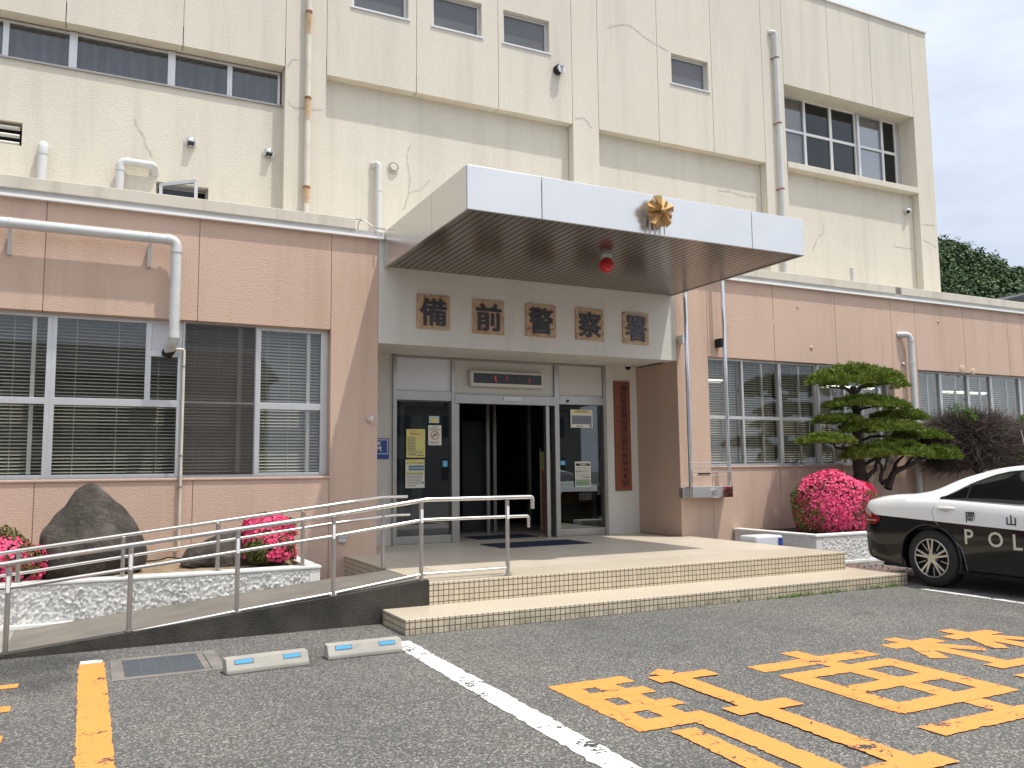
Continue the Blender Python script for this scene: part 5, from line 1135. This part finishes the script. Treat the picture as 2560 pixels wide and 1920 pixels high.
# cloud pruned pine
YT = 10.25
pine = thing('pine_tree', tuple(PY(2140, 1300, YT)), 'cloud pruned pine tree with flat layered pads of needles', 'tree')
zt_ = lambda x, y: (1940+x*.2411, 860+y*.2411)
T3 = lambda x, y, dy=0: (lambda q: (float(q[0]), float(q[1]), float(q[2])))(PY(*zt_(x, y), YT+dy))
m = MB()
m.tube(smoothpath([T3(895, 1480), T3(870, 1330), T3(850, 1180), T3(845, 1000), T3(835, 850), T3(835, 650), T3(800, 510), T3(800, 440)], 6), [.115]*6+[.10]*6+[.085]*6+[.075]*6+[.065]*6+[.055]*6+[.05]*6+[.03], 10)
def limb(pts, r0, r1):
    P = smoothpath(pts, 5); n = len(P); m.tube(P, [r0+(r1-r0)*i/(n-1) for i in range(n)], 8)
limb([T3(1160, 1500, -.1), T3(1185, 1420, -.1), T3(1230, 1330, -.1), T3(1330, 1280, -.12), T3(1500, 1200, -.15), T3(1600, 1150, -.15)], .07, .025)
limb([T3(1100, 1440, -.05), T3(1180, 1400, -.05), T3(1215, 1330, -.05), T3(1250, 1230, -.05), T3(1330, 1150, -.05)], .045, .02)
limb([T3(1085, 1430, -.1), T3(1090, 1360, -.1), T3(1100, 1320, -.1), T3(1090, 1260, -.1), T3(1040, 1200, -.1)], .035, .018)
limb([T3(1100, 1320, -.1), T3(1130, 1290, -.12), T3(1150, 1200, -.12)], .025, .015)
limb([T3(930, 1390, -.1), T3(985, 1340, -.12), T3(1030, 1300, -.12), T3(1040, 1240, -.1), T3(1090, 1180, -.1)], .045, .02)
limb([T3(870, 1270), T3(960, 1225), T3(1050, 1180, -.1)], .045, .02)
limb([T3(1230, 1330), T3(1230, 1260), T3(1290, 1180)], .03, .015); limb([T3(1330, 1280, -.1), T3(1400, 1190), T3(1480, 1130)], .025, .012)
limb([T3(845, 1080), T3(760, 1075), T3(690, 1085), T3(620, 1070), T3(600, 1040)], .035, .018); limb([T3(690, 1085), T3(690, 1040)], .02, .012)
limb([T3(840, 930), T3(900, 880), T3(1000, 860), T3(1150, 840)], .035, .015); limb([T3(840, 830), T3(930, 795), T3(1040, 770), T3(1200, 750)], .035, .015)
limb([T3(835, 700), T3(900, 670), T3(1050, 640)], .03, .015); limb([T3(835, 800), T3(740, 790), T3(600, 780)], .03, .012); limb([T3(820, 520), T3(880, 450), T3(920, 410)], .035, .015); limb([T3(790, 510), T3(720, 460), T3(640, 455), T3(560, 450)], .035, .012); limb([T3(835, 680), T3(760, 630), T3(660, 600)], .03, .012)
limb([T3(870, 1010), T3(1000, 960), T3(1200, 960), T3(1350, 970)], .03, .012); limb([T3(1600, 1150), T3(1700, 1000, .1), T3(1640, 960, .1)], .02, .01)
m.build('trunk', BARK, pine, smooth=True)
def needles(P, d):
    k = len(P); T = d*.9+np.array([0, 0, .5])+NR.normal(0, .3, (k, 3)); T /= np.linalg.norm(T, axis=1, keepdims=True); B = np.cross(T, NR.normal(0, 1, (k, 3))); B /= np.linalg.norm(B, axis=1, keepdims=True)
    s = .050*(.6+.8*NR.random((k, 1))); V = np.stack([P-B*s*.09, P+B*s*.09, P+T*s+B*s*.05, P+T*s-B*s*.05], 1).reshape(-1, 3); quick_mesh('needle_pad', V, np.arange(4*k).reshape(k, 4), PINEL, pine)
pads = [((855, 335), 470, 150, 0, 1.0), ((940, 605), 370, 78, 0, .8), ((650, 775), 215, 46, .1, .5), ((1270, 735), 230, 64, .1, .55), ((1090, 850), 365, 70, -.1, .8), ((515, 980), 235, 60, -.1, .6), ((1480, 945), 235, 64, .1, .6), ((1160, 1090), 410, 118, -.15, 1.0), ((1690, 1125), 165, 92, -.15, .6)]
for (c, rx, rz_, dy, dens) in pads:
    C0 = np.array(T3(*c, dy)); ex = abs(T3(c[0]+rx, c[1], dy)[0]-C0[0]); ez = abs(T3(c[0], c[1]-rz_, dy)[2]-C0[2]); ey = min(ex*.8, .55)
    PP = []; DD = []; nb = int(45+210*dens*dens)
    for k in range(nb):
        a_ = R.uniform(0, 2*math.pi); q_ = math.sqrt(R.random()); h = math.sqrt(max(0, 1-q_*q_))
        rb_ = R.uniform(.055, .10)
        bc = C0+np.array([(ex-rb_*.8)*q_*math.cos(a_), (ey-rb_*.5)*q_*math.sin(a_), -ez*.75+ez*1.6*h*R.uniform(.35, 1.0)-rb_*.3])
        d = NR.normal(0, 1, (150, 3)); d /= np.linalg.norm(d, axis=1, keepdims=True); d = d[d[:, 2] > -.35]
        PP.append(bc+d*np.array([rb_, rb_, rb_*.72])*(.35+.45*NR.random((len(d), 1)))); DD.append(d)
    needles(np.concatenate(PP), np.concatenate(DD))

# half dead bush and shrubs
def twig_bush(c, r, n, label):
    t = thing('dry_bush', (c[0], c[1], .4), label, 'bush'); V = []; F = []; o = 0
    L = NR.normal(0, 1, (n, 3)); L /= np.linalg.norm(L, axis=1, keepdims=True); c = np.array(c); r = np.array(r)
    for d in L:
        if d[2] < -.75: continue
        a = c+d*r*NR.uniform(.35, .8)+NR.normal(0, .05, 3); b = c+d*r*NR.uniform(.85, 1.08)+NR.normal(0, .07, 3); mid_ = (a+b)/2+NR.normal(0, .045, 3); w = NR.uniform(.004, .009)
        s = np.cross(b-a, NR.normal(0, 1, 3)); s /= np.linalg.norm(s); s2 = np.cross(b-a, s); s2 /= np.linalg.norm(s2)
        for q, ww in ((a, w), (mid_, w*.8), (b, w*.35)): V += [q+s*ww, q-s*ww*.5+s2*ww*.8, q-s*ww*.5-s2*ww*.8]
        for k in (0, 3):
            for j in range(3): F.append((o+k+j, o+k+(j+1) % 3, o+k+3+(j+1) % 3, o+k+3+j))
        o += 9
        for _ in range(2):
            e = b+NR.normal(0, .08, 3); w2 = .004; V += [mid_+s*w2, mid_-s*w2, e+s2*.0015, e-s2*.0015]; F.append((o, o+1, o+2, o+3)); o += 4
    quick_mesh('twigs', np.array(V), F, TWIG, t)
    m = MB(); m.tube([(c[0], c[1], .35), (c[0]+.03, c[1], c[2])], [.07, .04], 8)
    for k in range(9):
        a = 2*math.pi*k/9; m.tube([(c[0]+.02, c[1], c[2]-.5), (c[0]+.35*r[0]*math.cos(a), c[1]+.35*r[1]*math.sin(a), c[2]-.15), (c[0]+.7*r[0]*math.cos(a), c[1]+.7*r[1]*math.sin(a), c[2]+r[2]*.25*R.uniform(-1, 1.4))], [.035, .022, .01], 6)
    m.build('stem', BARK, t)
    return t
cb = PY(2440, 1112, 10.35); rb = abs(PY(2575, 1112, 10.35)[0]-cb[0])
t = twig_bush((float(cb[0]), 10.35, float(cb[2])-.02), (rb*.92, .62, .66), 5200, 'half dead grey brown bush with a few green shoots right of the pine')
g0 = []
for p, s in ((z6(1790, 985), .11), (z6(1880, 1040), .07), (z6(2010, 1190), .05), (z6(2170, 1260), .12), (z6(2160, 1300), .10), (z6(2080, 1120), .06), (z6(1850, 1000), .06)):
    q = PY(*p, 9.95); g0.append(np.array(q)+NR.normal(0, s*.6, (130, 3)))
g0 = np.concatenate(g0); leaf_mesh('shoots', g0, np.tile([0, -.3, 1], (len(g0), 1)), .05, GREENL, t, .8, .35)
q = PY(2590, 1052, 10.2); t = thing('green_shrub', (float(q[0]), 10.2, .4), 'fresh green shrub cut off by the right edge of the photo', 'bush')
P, d = ellip(5000, (float(q[0])+.1, 10.2, float(q[2])-.2), (.62, .5, .40), .3, -.6); leaf_mesh('foliage', P, d, .055, GREENL, t, .6, .45)
m = MB(); m.tube([(float(q[0])+.1, 10.2, .35), (float(q[0])+.1, 10.2, 1.5)], .04, 8); m.build('stem', BARK, t)
# weeds along the step and fallen petals
W = []
for k in range(30):
    x = 6.2+2.6*R.random()**.7; W.append(np.array((x, 7.19-abs(R.gauss(0, .025)), .012))+NR.normal(0, 1, (16, 3))*np.array((.05, .012, .010)))
W = np.concatenate(W); W[:, 2] = np.abs(W[:, 2]); tag(leaf_mesh('weeds', W, np.tile([0, -.4, .8], (len(W), 1)), .026, GREENL, None, .7, .4), kind='stuff')
W = np.column_stack([NR.uniform(8.95, 10.3, 900), NR.uniform(7.6, 9.1, 900), np.full(900, .012)]); tag(leaf_mesh('fallen_petals', W, np.tile([0, 0, 1.], (900, 1)), .03, leafmat('withered_petals', [(.20, .07, .06), (.34, .12, .10), (.45, .14, .16)]), None, .25, .8), kind='stuff')

# white plastic tray beside the planter
q = PZ(*z9(560, 215), .05)
t = thing('plastic_bin', (9.15, 9.1, 0), 'small white plastic bin with a blue inside lying behind the landing', 'bin')
A = PX(*z9(475, 155), 9.2); bxl = [PY(*z9(x, 200), 9.55)[0] for x in (475, 650)]; bz = [float(PY(*z9(560, y), 9.55)[2]) for y in (152, 215)]
m = MB(); m.box(bxl[0], bxl[1]-.004, 9.5, 9.85, 0, bz[0]); m.build('shell', simple('white_plastic', (.66, .67, .72), .4), t, bevel=.025)
m = MB(); m.box(bxl[1]-.10, bxl[1]-.03, 9.485, 9.499, .06, bz[0]-.035); m.build('opening', simple('blue_plastic', (.03, .06, .32), .4), t)

# ================================================================== HILL and house behind
sil = [(900, 1000), (1300, 820), (1700, 660), (2000, 590), (2300, 592), (2350, 603), (2368, 597), (2395, 603), (2412, 625), (2425, 636), (2450, 636), (2470, 640), (2495, 655), (2515, 664), (2545, 672), (2560, 680), (2640, 715), (2800, 790), (3050, 900), (3400, 1010), (3900, 1090)]
def sily(x): return float(np.interp(x, [q[0] for q in sil], [q[1] for q in sil]))
def slope_pt(x, u, back=0.0):
    """a point on the hillside: u = 0 on the skyline, 1 at its foot; the slope climbs away from the viewer"""
    top = sily(x); y = top+u*(1150-top); d = ray(x, y); d = d/math.hypot(d[0], d[1]); dist = 185-75*u+back; return CAMP+d*dist
hill = MB(); n = 60; k_ = 14; v = []
for j in range(k_+1):
    for i in range(n+1): p = slope_pt(900+3000*i/n, .02+.98*j/k_, 4); v.append((p[0], p[1], p[2]-2.2 if j < k_ else -1))
for i in range(n+1): p = slope_pt(900+3000*i/n, 0, 90); v.append((p[0], p[1], -1))
m_ = n+1
hill.add(v, [(j*m_+i, j*m_+i+1, (j+1)*m_+i+1, (j+1)*m_+i) for j in range(k_) for i in range(n)]+[(i, (k_+1)*m_+i, (k_+1)*m_+i+1, i+1) for i in range(n)])
tag(hill.build('hill', simple('forest_floor', (.025, .035, .018), .95), smooth='s'), kind='structure')
PC = []; PD = []
for k in range(1500):
    near = k < 700
    x = R.uniform(2290, 2640) if near else R.uniform(950, 3850); u = R.random()**1.15*(.45 if near else 1.0); D0 = 185-75*u; r = (R.uniform(16, 42) if R.random() < .6 else R.uniform(8, 16))/FPX*D0
    c = slope_pt(x, u)-np.array([0, 0, r*R.uniform(.45, .95)])
    P, d = ellip(int(340*(r/2)**1.3)+60 if near else 110, c, (r, r, r*R.uniform(.7, 1.1)), .45, -.7, .22, 7); PC.append(P); PD.append(d)
PC = np.concatenate(PC); PD = np.concatenate(PD)
tag(leaf_mesh('hillside_wood', PC, PD+np.array([0, 0, .5]), .62, HILLL, None, .6, .6), kind='stuff')
t = thing('house', tuple(PY(2560, 760, 34)*np.array([1, 1, 0])), 'house with a dark roof far behind the right end of the pink wing', 'house')
A = PY(2478, 757, 34); B = PY(2600, 727, 34); zz = float(A[2])
m = MB(); sl = float((B[2]-A[2])/(B[0]-A[0])); m.prism([(A[0], 34, zz-.3), (A[0]+14, 34, zz-.3), (A[0]+14, 34, zz), (A[0]+7, 34, zz+7*sl), (A[0], 34, zz)], (0, 7, 0)); m.build('roof', ROOFT, t)
m = MB(); m.box(A[0]+.6, A[0]+11.6, 34.5, 39.5, 0, zz-.3); m.build('wall', CREAM, t)

# ================================================================== POLICE CAR  (local frame: +x to the nose, right side at -y; origin on the ground under the rear axle)
car = thing('police_car', (8.99+.90*1.014, 6.905, 0), 'black and white police patrol sedan backed up to the planter', 'car')
car.rotation_euler.z = -math.pi/2; car.scale = (1.014, 1.014, 1.014)
WB, RO, FO, HW = 2.85, 1.06, .96, .90
# per station: x, half width at sill, at widest, belt half width, deck/roof profile ...
def curve(x, xs, ys):
    return float(np.interp(x, xs, ys))
XS = np.concatenate([np.linspace(-RO, -RO+.25, 9), np.linspace(-RO+.3, WB+FO-.35, 62), np.linspace(WB+FO-.3, WB+FO, 9)])
def smooth_interp(x, xs, ys):
    xs = np.array(xs); ys = np.array(ys); i = int(np.clip(np.searchsorted(xs, x)-1, 0, len(xs)-2)); t = (x-xs[i])/(xs[i+1]-xs[i])
    d = np.gradient(ys, xs); h = xs[i+1]-xs[i]; return float((2*t**3-3*t**2+1)*ys[i]+(t**3-2*t**2+t)*h*d[i]+(-2*t**3+3*t**2)*ys[i+1]+(t**3-t**2)*h*d[i+1])
topx = [-RO, -.95, -.70, -.38, -.10, .25, .62, 1.00, 1.5, 2.0, 2.45, 2.9, 3.3, 3.6, 3.75, WB+FO]
topz = [.93, .995, 1.055, 1.075, 1.13, 1.28, 1.385, 1.43, 1.455, 1.44, 1.36, 1.16, 1.0, .95, .90, .70]     # centre line
def body_rows(x):
    e = 1.0
    if x < -RO+.32: e = math.sqrt(max(0, 1-((-RO+.32-x)/.32)**2))*.30+.70
    if x > WB+FO-.5: e = math.sqrt(max(0, 1-((x-WB-FO+.5)/.5)**2))*.34+.66
    zc = smooth_interp(x, topx, topz)
    zs = .17+max(0, (-RO+.55-x))*.22+max(0, x-(WB+FO-.4))*.15
    belt = curve(x, [-RO, -.9, -.4, .2, 1.2, 2.6, 3.3, WB+FO], [.93, .985, 1.02, 1.015, .965, .93, .88, .66])
    bnd = curve(x, [-RO, -.75, .46, 1.14, 3.2, WB+FO], [.82, .81, .75, .72, .68, .60]); bnd = min(bnd, belt-.09)
    sh = belt-.045
    cab = min(1, max(0, (zc-belt)/.40))                      # 0 on trunk and bonnet, 1 under the roof
    w = HW*e
    rows = [(w*.80, zs), (w*.955, zs+.02), (w*.985, .33 if zs < .3 else zs+.03), (w*1.0, .52), (w*1.0, bnd-.0), (w*.985, (bnd+sh)/2+.01), (w*.968, sh), (w*.925, belt)]
    # upper part: from belt to the centre
    ht = zc-belt
    ww = w*.925
    rt = w*(.66 if cab > .02 else .66)
    k = cab
    top_w = ww-(ww-w*.64)*min(1, k*1.0)
    rows += [(ww-(ww-top_w)*.06*1-(.02), belt+ht*.06+.003), (ww-(ww-top_w)*.50-(1-k)*.10, belt+ht*(.50+.12*(1-k))), (top_w-(1-k)*.16, belt+ht*(.90-.02*(1-k))), (top_w*.86-(1-k)*.10, belt+ht*.965), (top_w*.45, belt+ht*.995), (0, zc)]
    return rows
V = []; nr = len(body_rows(0))
for x in XS:
    bul = 0
    rows = body_rows(x)
    for (y, z) in rows: V.append((x, -y, z))
    for (y, z) in rows[:-1][::-1]: V.append((x, y, z))
ring = 2*nr-1; F = []; MI = []
for i in range(len(XS)-1):
    for j in range(ring-1):
        F.append((i*ring+j, (i+1)*ring+j, (i+1)*ring+j+1, i*ring+j+1)); jj = min(j, ring-2-j); MI.append(1 if jj < 4 else 0)
    F.append((i*ring+ring-1, (i+1)*ring+ring-1, (i+1)*ring, i*ring)); MI.append(1)
F.append(tuple(range(ring-1, -1, -1))); MI.append(1); F.append(tuple((len(XS)-1)*ring+k for k in range(ring))); MI.append(1)
m = MB(); m.add(V, F); m.m = MI
body = m.build('body', [CARW, CARB], car, smooth='s')
body.parent = car; body.matrix_parent_inverse = Matrix()
# wheel arches cut out of the body
cut = MB()
for xc in (0, WB):
    for s in (-1, 1): cut.disc((xc, s*(HW+.1), .335), (0, -s, 0), .385, .36, 40)
co = cut.build('cutter', CARB); co.matrix_world = Matrix()
bm_ = body.modifiers.new('arches', 'BOOLEAN'); bm_.object = co; bm_.solver = 'EXACT'; bm_.operation = 'DIFFERENCE'
body.parent = None
dg = bpy.context.evaluated_depsgraph_get(); dg.update(); me2 = bpy.data.meshes.new_from_object(body.evaluated_get(dg)); body.modifiers.clear(); body.data = me2; body.parent = car; body.matrix_parent_inverse = Matrix()
me2.shade_smooth(); me2.set_sharp_from_angle(angle=math.radians(32))
bpy.data.objects.remove(co)
def cpart(mb, name, mat, parent=None, smooth=False, bevel=0):
    o = mb.build(name, mat, None, smooth, bevel); o.parent = parent or car; return o
# side surface helper: y of the skin at (x, z)
def skin(x, z):
    r = body_rows(x); zs_ = [q[1] for q in r]; ys_ = [q[0] for q in r]
    return float(np.interp(z, zs_, ys_))
def patch(name, mat, s, cols, off=.004, thick=False, nz_=6, parent=None):
    """a skin patch: cols = [(x, zlow, zhigh)...]"""
    m = MB(); v = []
    for x, a, b in cols:
        for k in range(nz_+1): z = a+(b-a)*k/nz_; v.append((x, s*(skin(x, z)+off), z))
    n_ = nz_+1; m.add(v, [(i*n_+k, (i+1)*n_+k, (i+1)*n_+k+1, i*n_+k+1) for i in range(len(cols)-1) for k in range(nz_)]); return cpart(m, name, mat, parent, 's')
CGL = simple('car_glass', (.006, .008, .008), .04, 0, spec=.8)
def wcols(x0, x1, low, high, n=14): return [(x, low(x), high(x)) for x in np.linspace(x0, x1, n)]
blt = lambda x: curve(x, [-RO, -.9, -.4, .2, 1.2, 2.6, 3.3, WB+FO], [.93, .985, 1.02, 1.015, .965, .93, .88, .66])
hi = lambda x: min(curve(x, [.14, .30, .45, .67, .85, 1.1, 1.6, 2.0, 2.3, 2.62], [1.03, 1.115, 1.20, 1.285, 1.325, 1.345, 1.345, 1.325, 1.22, 1.0]), 1.36)
lo = lambda x: blt(x)+.022
for s in (-1, 1):
    patch('window_surround', BLACK, s, wcols(.10, 2.66, lambda x: blt(x)+.006, lambda x: min(hi(x)+.022, 1.37), 40), .003, nz_=5)
    patch('quarter_window', CGL, s, wcols(.17, .425, lo, hi, 6), .006)
    patch('door_window', CGL, s, wcols(.445, 1.20, lo, hi, 12), .006)
    patch('door_window', CGL, s, wcols(1.27, 2.55, lo, hi, 16), .006)
    m = MB(); m.tube([(x, s*(skin(x, blt(x)+.014)+.006), blt(x)+.014) for x in np.linspace(.12, 2.6, 24)], .007, 6); cpart(m, 'chrome_trim', CHROME)
    m = MB(); m.tube([(x, s*(skin(x, min(hi(x)+.012, 1.365))+.006), hi(x)+.012) for x in np.linspace(.15, 2.6, 30)], .006, 6); cpart(m, 'chrome_trim', CHROME)
    # door seams and handles
    def seam(pts): 
        m = MB(); m.tube([(x, s*(skin(x, z)+.0005), z) for x, z in pts], .0032, 5); return cpart(m, 'door_seam', ALUD)
    seam([(.13, 1.0), (.06, .94), (.045, .88), (.07, .78), (.16, .69), (.30, .60), (.40, .48), (.43, .36), (.44, .22)]); seam([(1.235, .965), (1.22, .8), (1.22, .5), (1.22, .2)]); seam([(2.45, .93), (2.38, .8), (2.36, .5), (2.36, .2)])
    for xh in (.225, 1.40):
        m = MB(); zz_ = .925-(xh-.225)*.02; m.tube([(x, s*(skin(x, zz_)+.022-.02*abs((x-xh)/.115)**3), zz_) for x in np.linspace(xh-.115, xh+.115, 9)], [.008, .013, .015, .015, .015, .015, .015, .013, .008], 8); cpart(m, 'door_handle', CARW, smooth=True)
        m = MB(); m.sphere((xh-.01, s*(skin(xh, zz_-.02)-.004), zz_-.02), (.06, .012, .035), 14, 8); cpart(m, 'handle_cup', simple('handle_shadow', (.55, .55, .53), .2), smooth=True)
    # tail lamp wrapping the corner
    LENS = simple('tail_lamp_red', (.22, .012, .016), .12); LENC = simple('tail_lamp_clear', (.42, .30, .28), .12)
    xs_l = np.linspace(-RO+.004, -.68, 30); zh = lambda x: .955-(x+RO)*.46; zl = lambda x: .695+max(0, (x+.76))*.6
    o = patch('tail_lamp', LENS, s, [(x, zl(x), max(zl(x)+.01, min(zh(x), blt(x)-.04))) for x in xs_l], .010)
    patch('clear_band', LENC, s, [(x, .735, .75) for x in xs_l[:26]], .013, nz_=1, parent=o); patch('clear_top', LENC, s, [(x, max(zl(x), zh(x)-.06), max(zl(x)+.01, min(zh(x), blt(x)-.04))) for x in xs_l[:20]], .013, nz_=2, parent=o)
    m = MB(); m.tube([(.335*0+.395*math.cos(a), s*(HW+.001), .335+.395*math.sin(a)) for a in np.linspace(-.35, math.pi+.25, 30)], .012, 6); cpart(m, 'arch_lip', CARB, smooth=True)
    m = MB(); m.tube([(.42, s*.885, .20), (1.4, s*.89, .185), (2.4, s*.885, .19)], .03, 8); cpart(m, 'side_skirt', CARB, smooth=True)
    m = MB(); m.sphere((2.35, s*.99, 1.0), (.09, .10, .06), 14, 10); cpart(m, 'wing_mirror', CARW, smooth=True)
    # head lamp
    patch('head_lamp', LENC, s, [(x, .62, .73) for x in np.linspace(WB+FO-.42, WB+FO-.06, 8)], .005)
# rear and front glass
for nm, xa_, xb2 in (('rear_window', -.06, .50), ('windscreen', 2.42, 3.02)):
    m = MB(); v = []
    for i in range(9):
        x = xa_+(xb2-xa_)*i/8; r = body_rows(x); 
        for k in range(9): y = -.56+1.12*k/8; zz_ = float(np.interp(abs(y), [q[0] for q in r[::-1]], [q[1] for q in r[::-1]])); v.append((x, y, zz_+.006))
    m.add(v, [(i*9+k, (i+1)*9+k, (i+1)*9+k+1, i*9+k+1) for i in range(8) for k in range(8)]); cpart(m, nm, CGL, smooth='s')
# wheels
for xc in (0, WB):
    for s in (-1, 1):
        yo = s*(HW-.012)
        m = MB(); prof = [(.225, -.10), (.232, -.005), (.27, .004), (.310, -.006), (.332, -.03), (.336, -.11), (.332, -.19), (.30, -.215), (.22, -.21)]; n = 48; v = []
        for r_, d_ in prof:
            for k in range(n): a = 2*math.pi*k/n; v.append((xc+r_*math.cos(a), yo+s*d_, .336+r_*math.sin(a)))
        m.add(v, [(i*n+k, i*n+(k+1) % n, (i+1)*n+(k+1) % n, (i+1)*n+k) for i in range(len(prof)-1) for k in range(n)])
        w = cpart(m, 'wheel', RUBBER, smooth=True)
        m = MB(); m.tube([(xc+.220*math.cos(a), yo-s*.004, .336+.220*math.sin(a)) for a in np.linspace(0, 2*math.pi, 49)], .009, 8, False)
        m.disc((xc, yo-s*.016, .336), (0, s, 0), .052, .014, 24)
        for k in range(5):
            a0 = math.pi/2+2*math.pi*k/5+.05
            for da in (-.155, .155):
                a = a0+da; p0 = Vector((xc+.045*math.cos(a0+da*.8), yo-s*.008, .336+.045*math.sin(a0+da*.8))); p1 = Vector((xc+.217*math.cos(a0+da*1.0), yo-s*.012, .336+.217*math.sin(a0+da*1.0))); m.bar(p0, p1, .025, .018, (0, 1, 0))
            a = a0+math.pi/5; m.bar((xc+.10*math.cos(a), yo-s*.035, .336+.10*math.sin(a)), (xc+.217*math.cos(a), yo-s*.03, .336+.217*math.sin(a)), .010, .02, (0, 1, 0))
        cpart(m, 'rim', ALLOY, w, bevel=.002)
        m = MB(); m.disc((xc, yo-s*.08, .336), (0, s, 0), .218, .01, 32); cpart(m, 'brake_shadow', BLACK, w)
        m = MB()
        for k in range(5): a = math.pi/2+2*math.pi*k/5+.05+math.pi/5; m.disc((xc+.062*math.cos(a), yo-s*.03, .336+.062*math.sin(a)), (0, s, 0), .011, .012, 10)
        cpart(m, 'wheel_nut', ALUD, w)
# lettering
for s in (-1, 1):
    m = MB(); zbase, hh = .535, .165
    word = 'POLICE'
    for k, ch in enumerate(word):
        x = .455+.288*k*.97; a = glyphs(ch, .012)[2]; w_ = hh*min(a, 1.02); xx = x if s < 0 else x+w_
        letter(m, ch, (xx, s*(HW+.004), zbase-.012*k), (w_ if s < 0 else -w_, 0, 0), (0, 0, hh), .012); cpart(m, 'letter', CREAMT); m = MB()
    for k, ch in enumerate('岡山県警'):
        x = .48+.47*k; w_ = .105; yy = s*(skin(x, .83)+.010); letter(m, ch, (x if s < 0 else x+w_, yy, .778-.014*k), (w_ if s < 0 else -w_, 0, 0), (0, 0, .115), .016); cpart(m, 'letter', INK); m = MB()
# roof box with light bar, aerial, plate, bumper
m = MB(); m.box(1.06, 1.62, -.56, .56, 1.43, 1.455); cpart(m, 'light_bar_base', BLACK, bevel=.008)
m = MB(); lb = [(1.06, 1.455), (1.60, 1.455), (1.56, 1.60), (1.22, 1.60)]; m.prism([(p[0], -.55, p[1]) for p in lb], (0, 1.10, 0)); o = cpart(m, 'light_bar_riser', CARW, bevel=.02)
m = MB(); m.box(1.24, 1.54, -.58, .58, 1.602, 1.70); cpart(m, 'red_light_bar', REDG, bevel=.02)
m = MB(); m.tube([(1.0, -.50, 1.40), (.93, -.50, 1.80)], [.006, .002], 6); cpart(m, 'aerial', PVC)
m = MB(); m.box(-RO-.012, -RO+.0, -.165, .165, .74, .905); cpart(m, 'number_plate', PANELW)
m = MB(); m.box(-RO-.03, -RO+.05, -.62, .62, .42, .62); cpart(m, 'bumper', CARB, bevel=.03)
m = MB(); m.box(-.9, WB+.7, -.62, .62, .16, .19); cpart(m, 'underbody', BLACK)

# ================================================================== houses across the street (behind the camera, seen only as reflections)
for i, (x, y, w, d, h, rot, lb) in enumerate(((-16, -22, 11, 9, 5.6, .1, 'two storey house across the street with grey walls'), (2, -27, 12, 9, 6.2, -.05, 'two storey house across the street with a dark tiled roof'), (20, -24, 13, 9, 5.2, .08, 'low house across the street at the right'), (-24, 2, 9, 12, 5.5, .0, 'house beside the car park on the left'))):
    t = thing('house', (x, y, 0), lb, 'house'); t.rotation_euler.z = rot
    def hp(m, nm, mt): o = m.build(nm, mt); o.parent = t; return o
    m = MB(); m.box(-w/2, w/2, -d/2, d/2, 0, h); hp(m, 'wall', [simple('house_grey', (.30, .29, .27), .8), simple('house_beige', (.36, .33, .27), .8)][i % 2])
    m = MB(); m.prism([(-w/2-.5, -d/2-.5, h), (-w/2-.5, d/2+.5, h), (-w/2-.5, 0, h+2)], (w+1, 0, 0)); hp(m, 'roof', ROOFT)
    for k in range(4):
        for zz in (.9, 3.3):
            xx = -w/2+1.2+k*(w-2.4-1.2)/3; m = MB(); m.box(xx, xx+1.3, d/2-.02, d/2+.03, zz, zz+1.2); hp(m, 'window', FROST)
            if i == 3: m = MB(); yy = -d/2+1+k*2.8; m.box(w/2-.02, w/2+.03, yy, yy+1.4, zz, zz+1.2); hp(m, 'window', FROST)
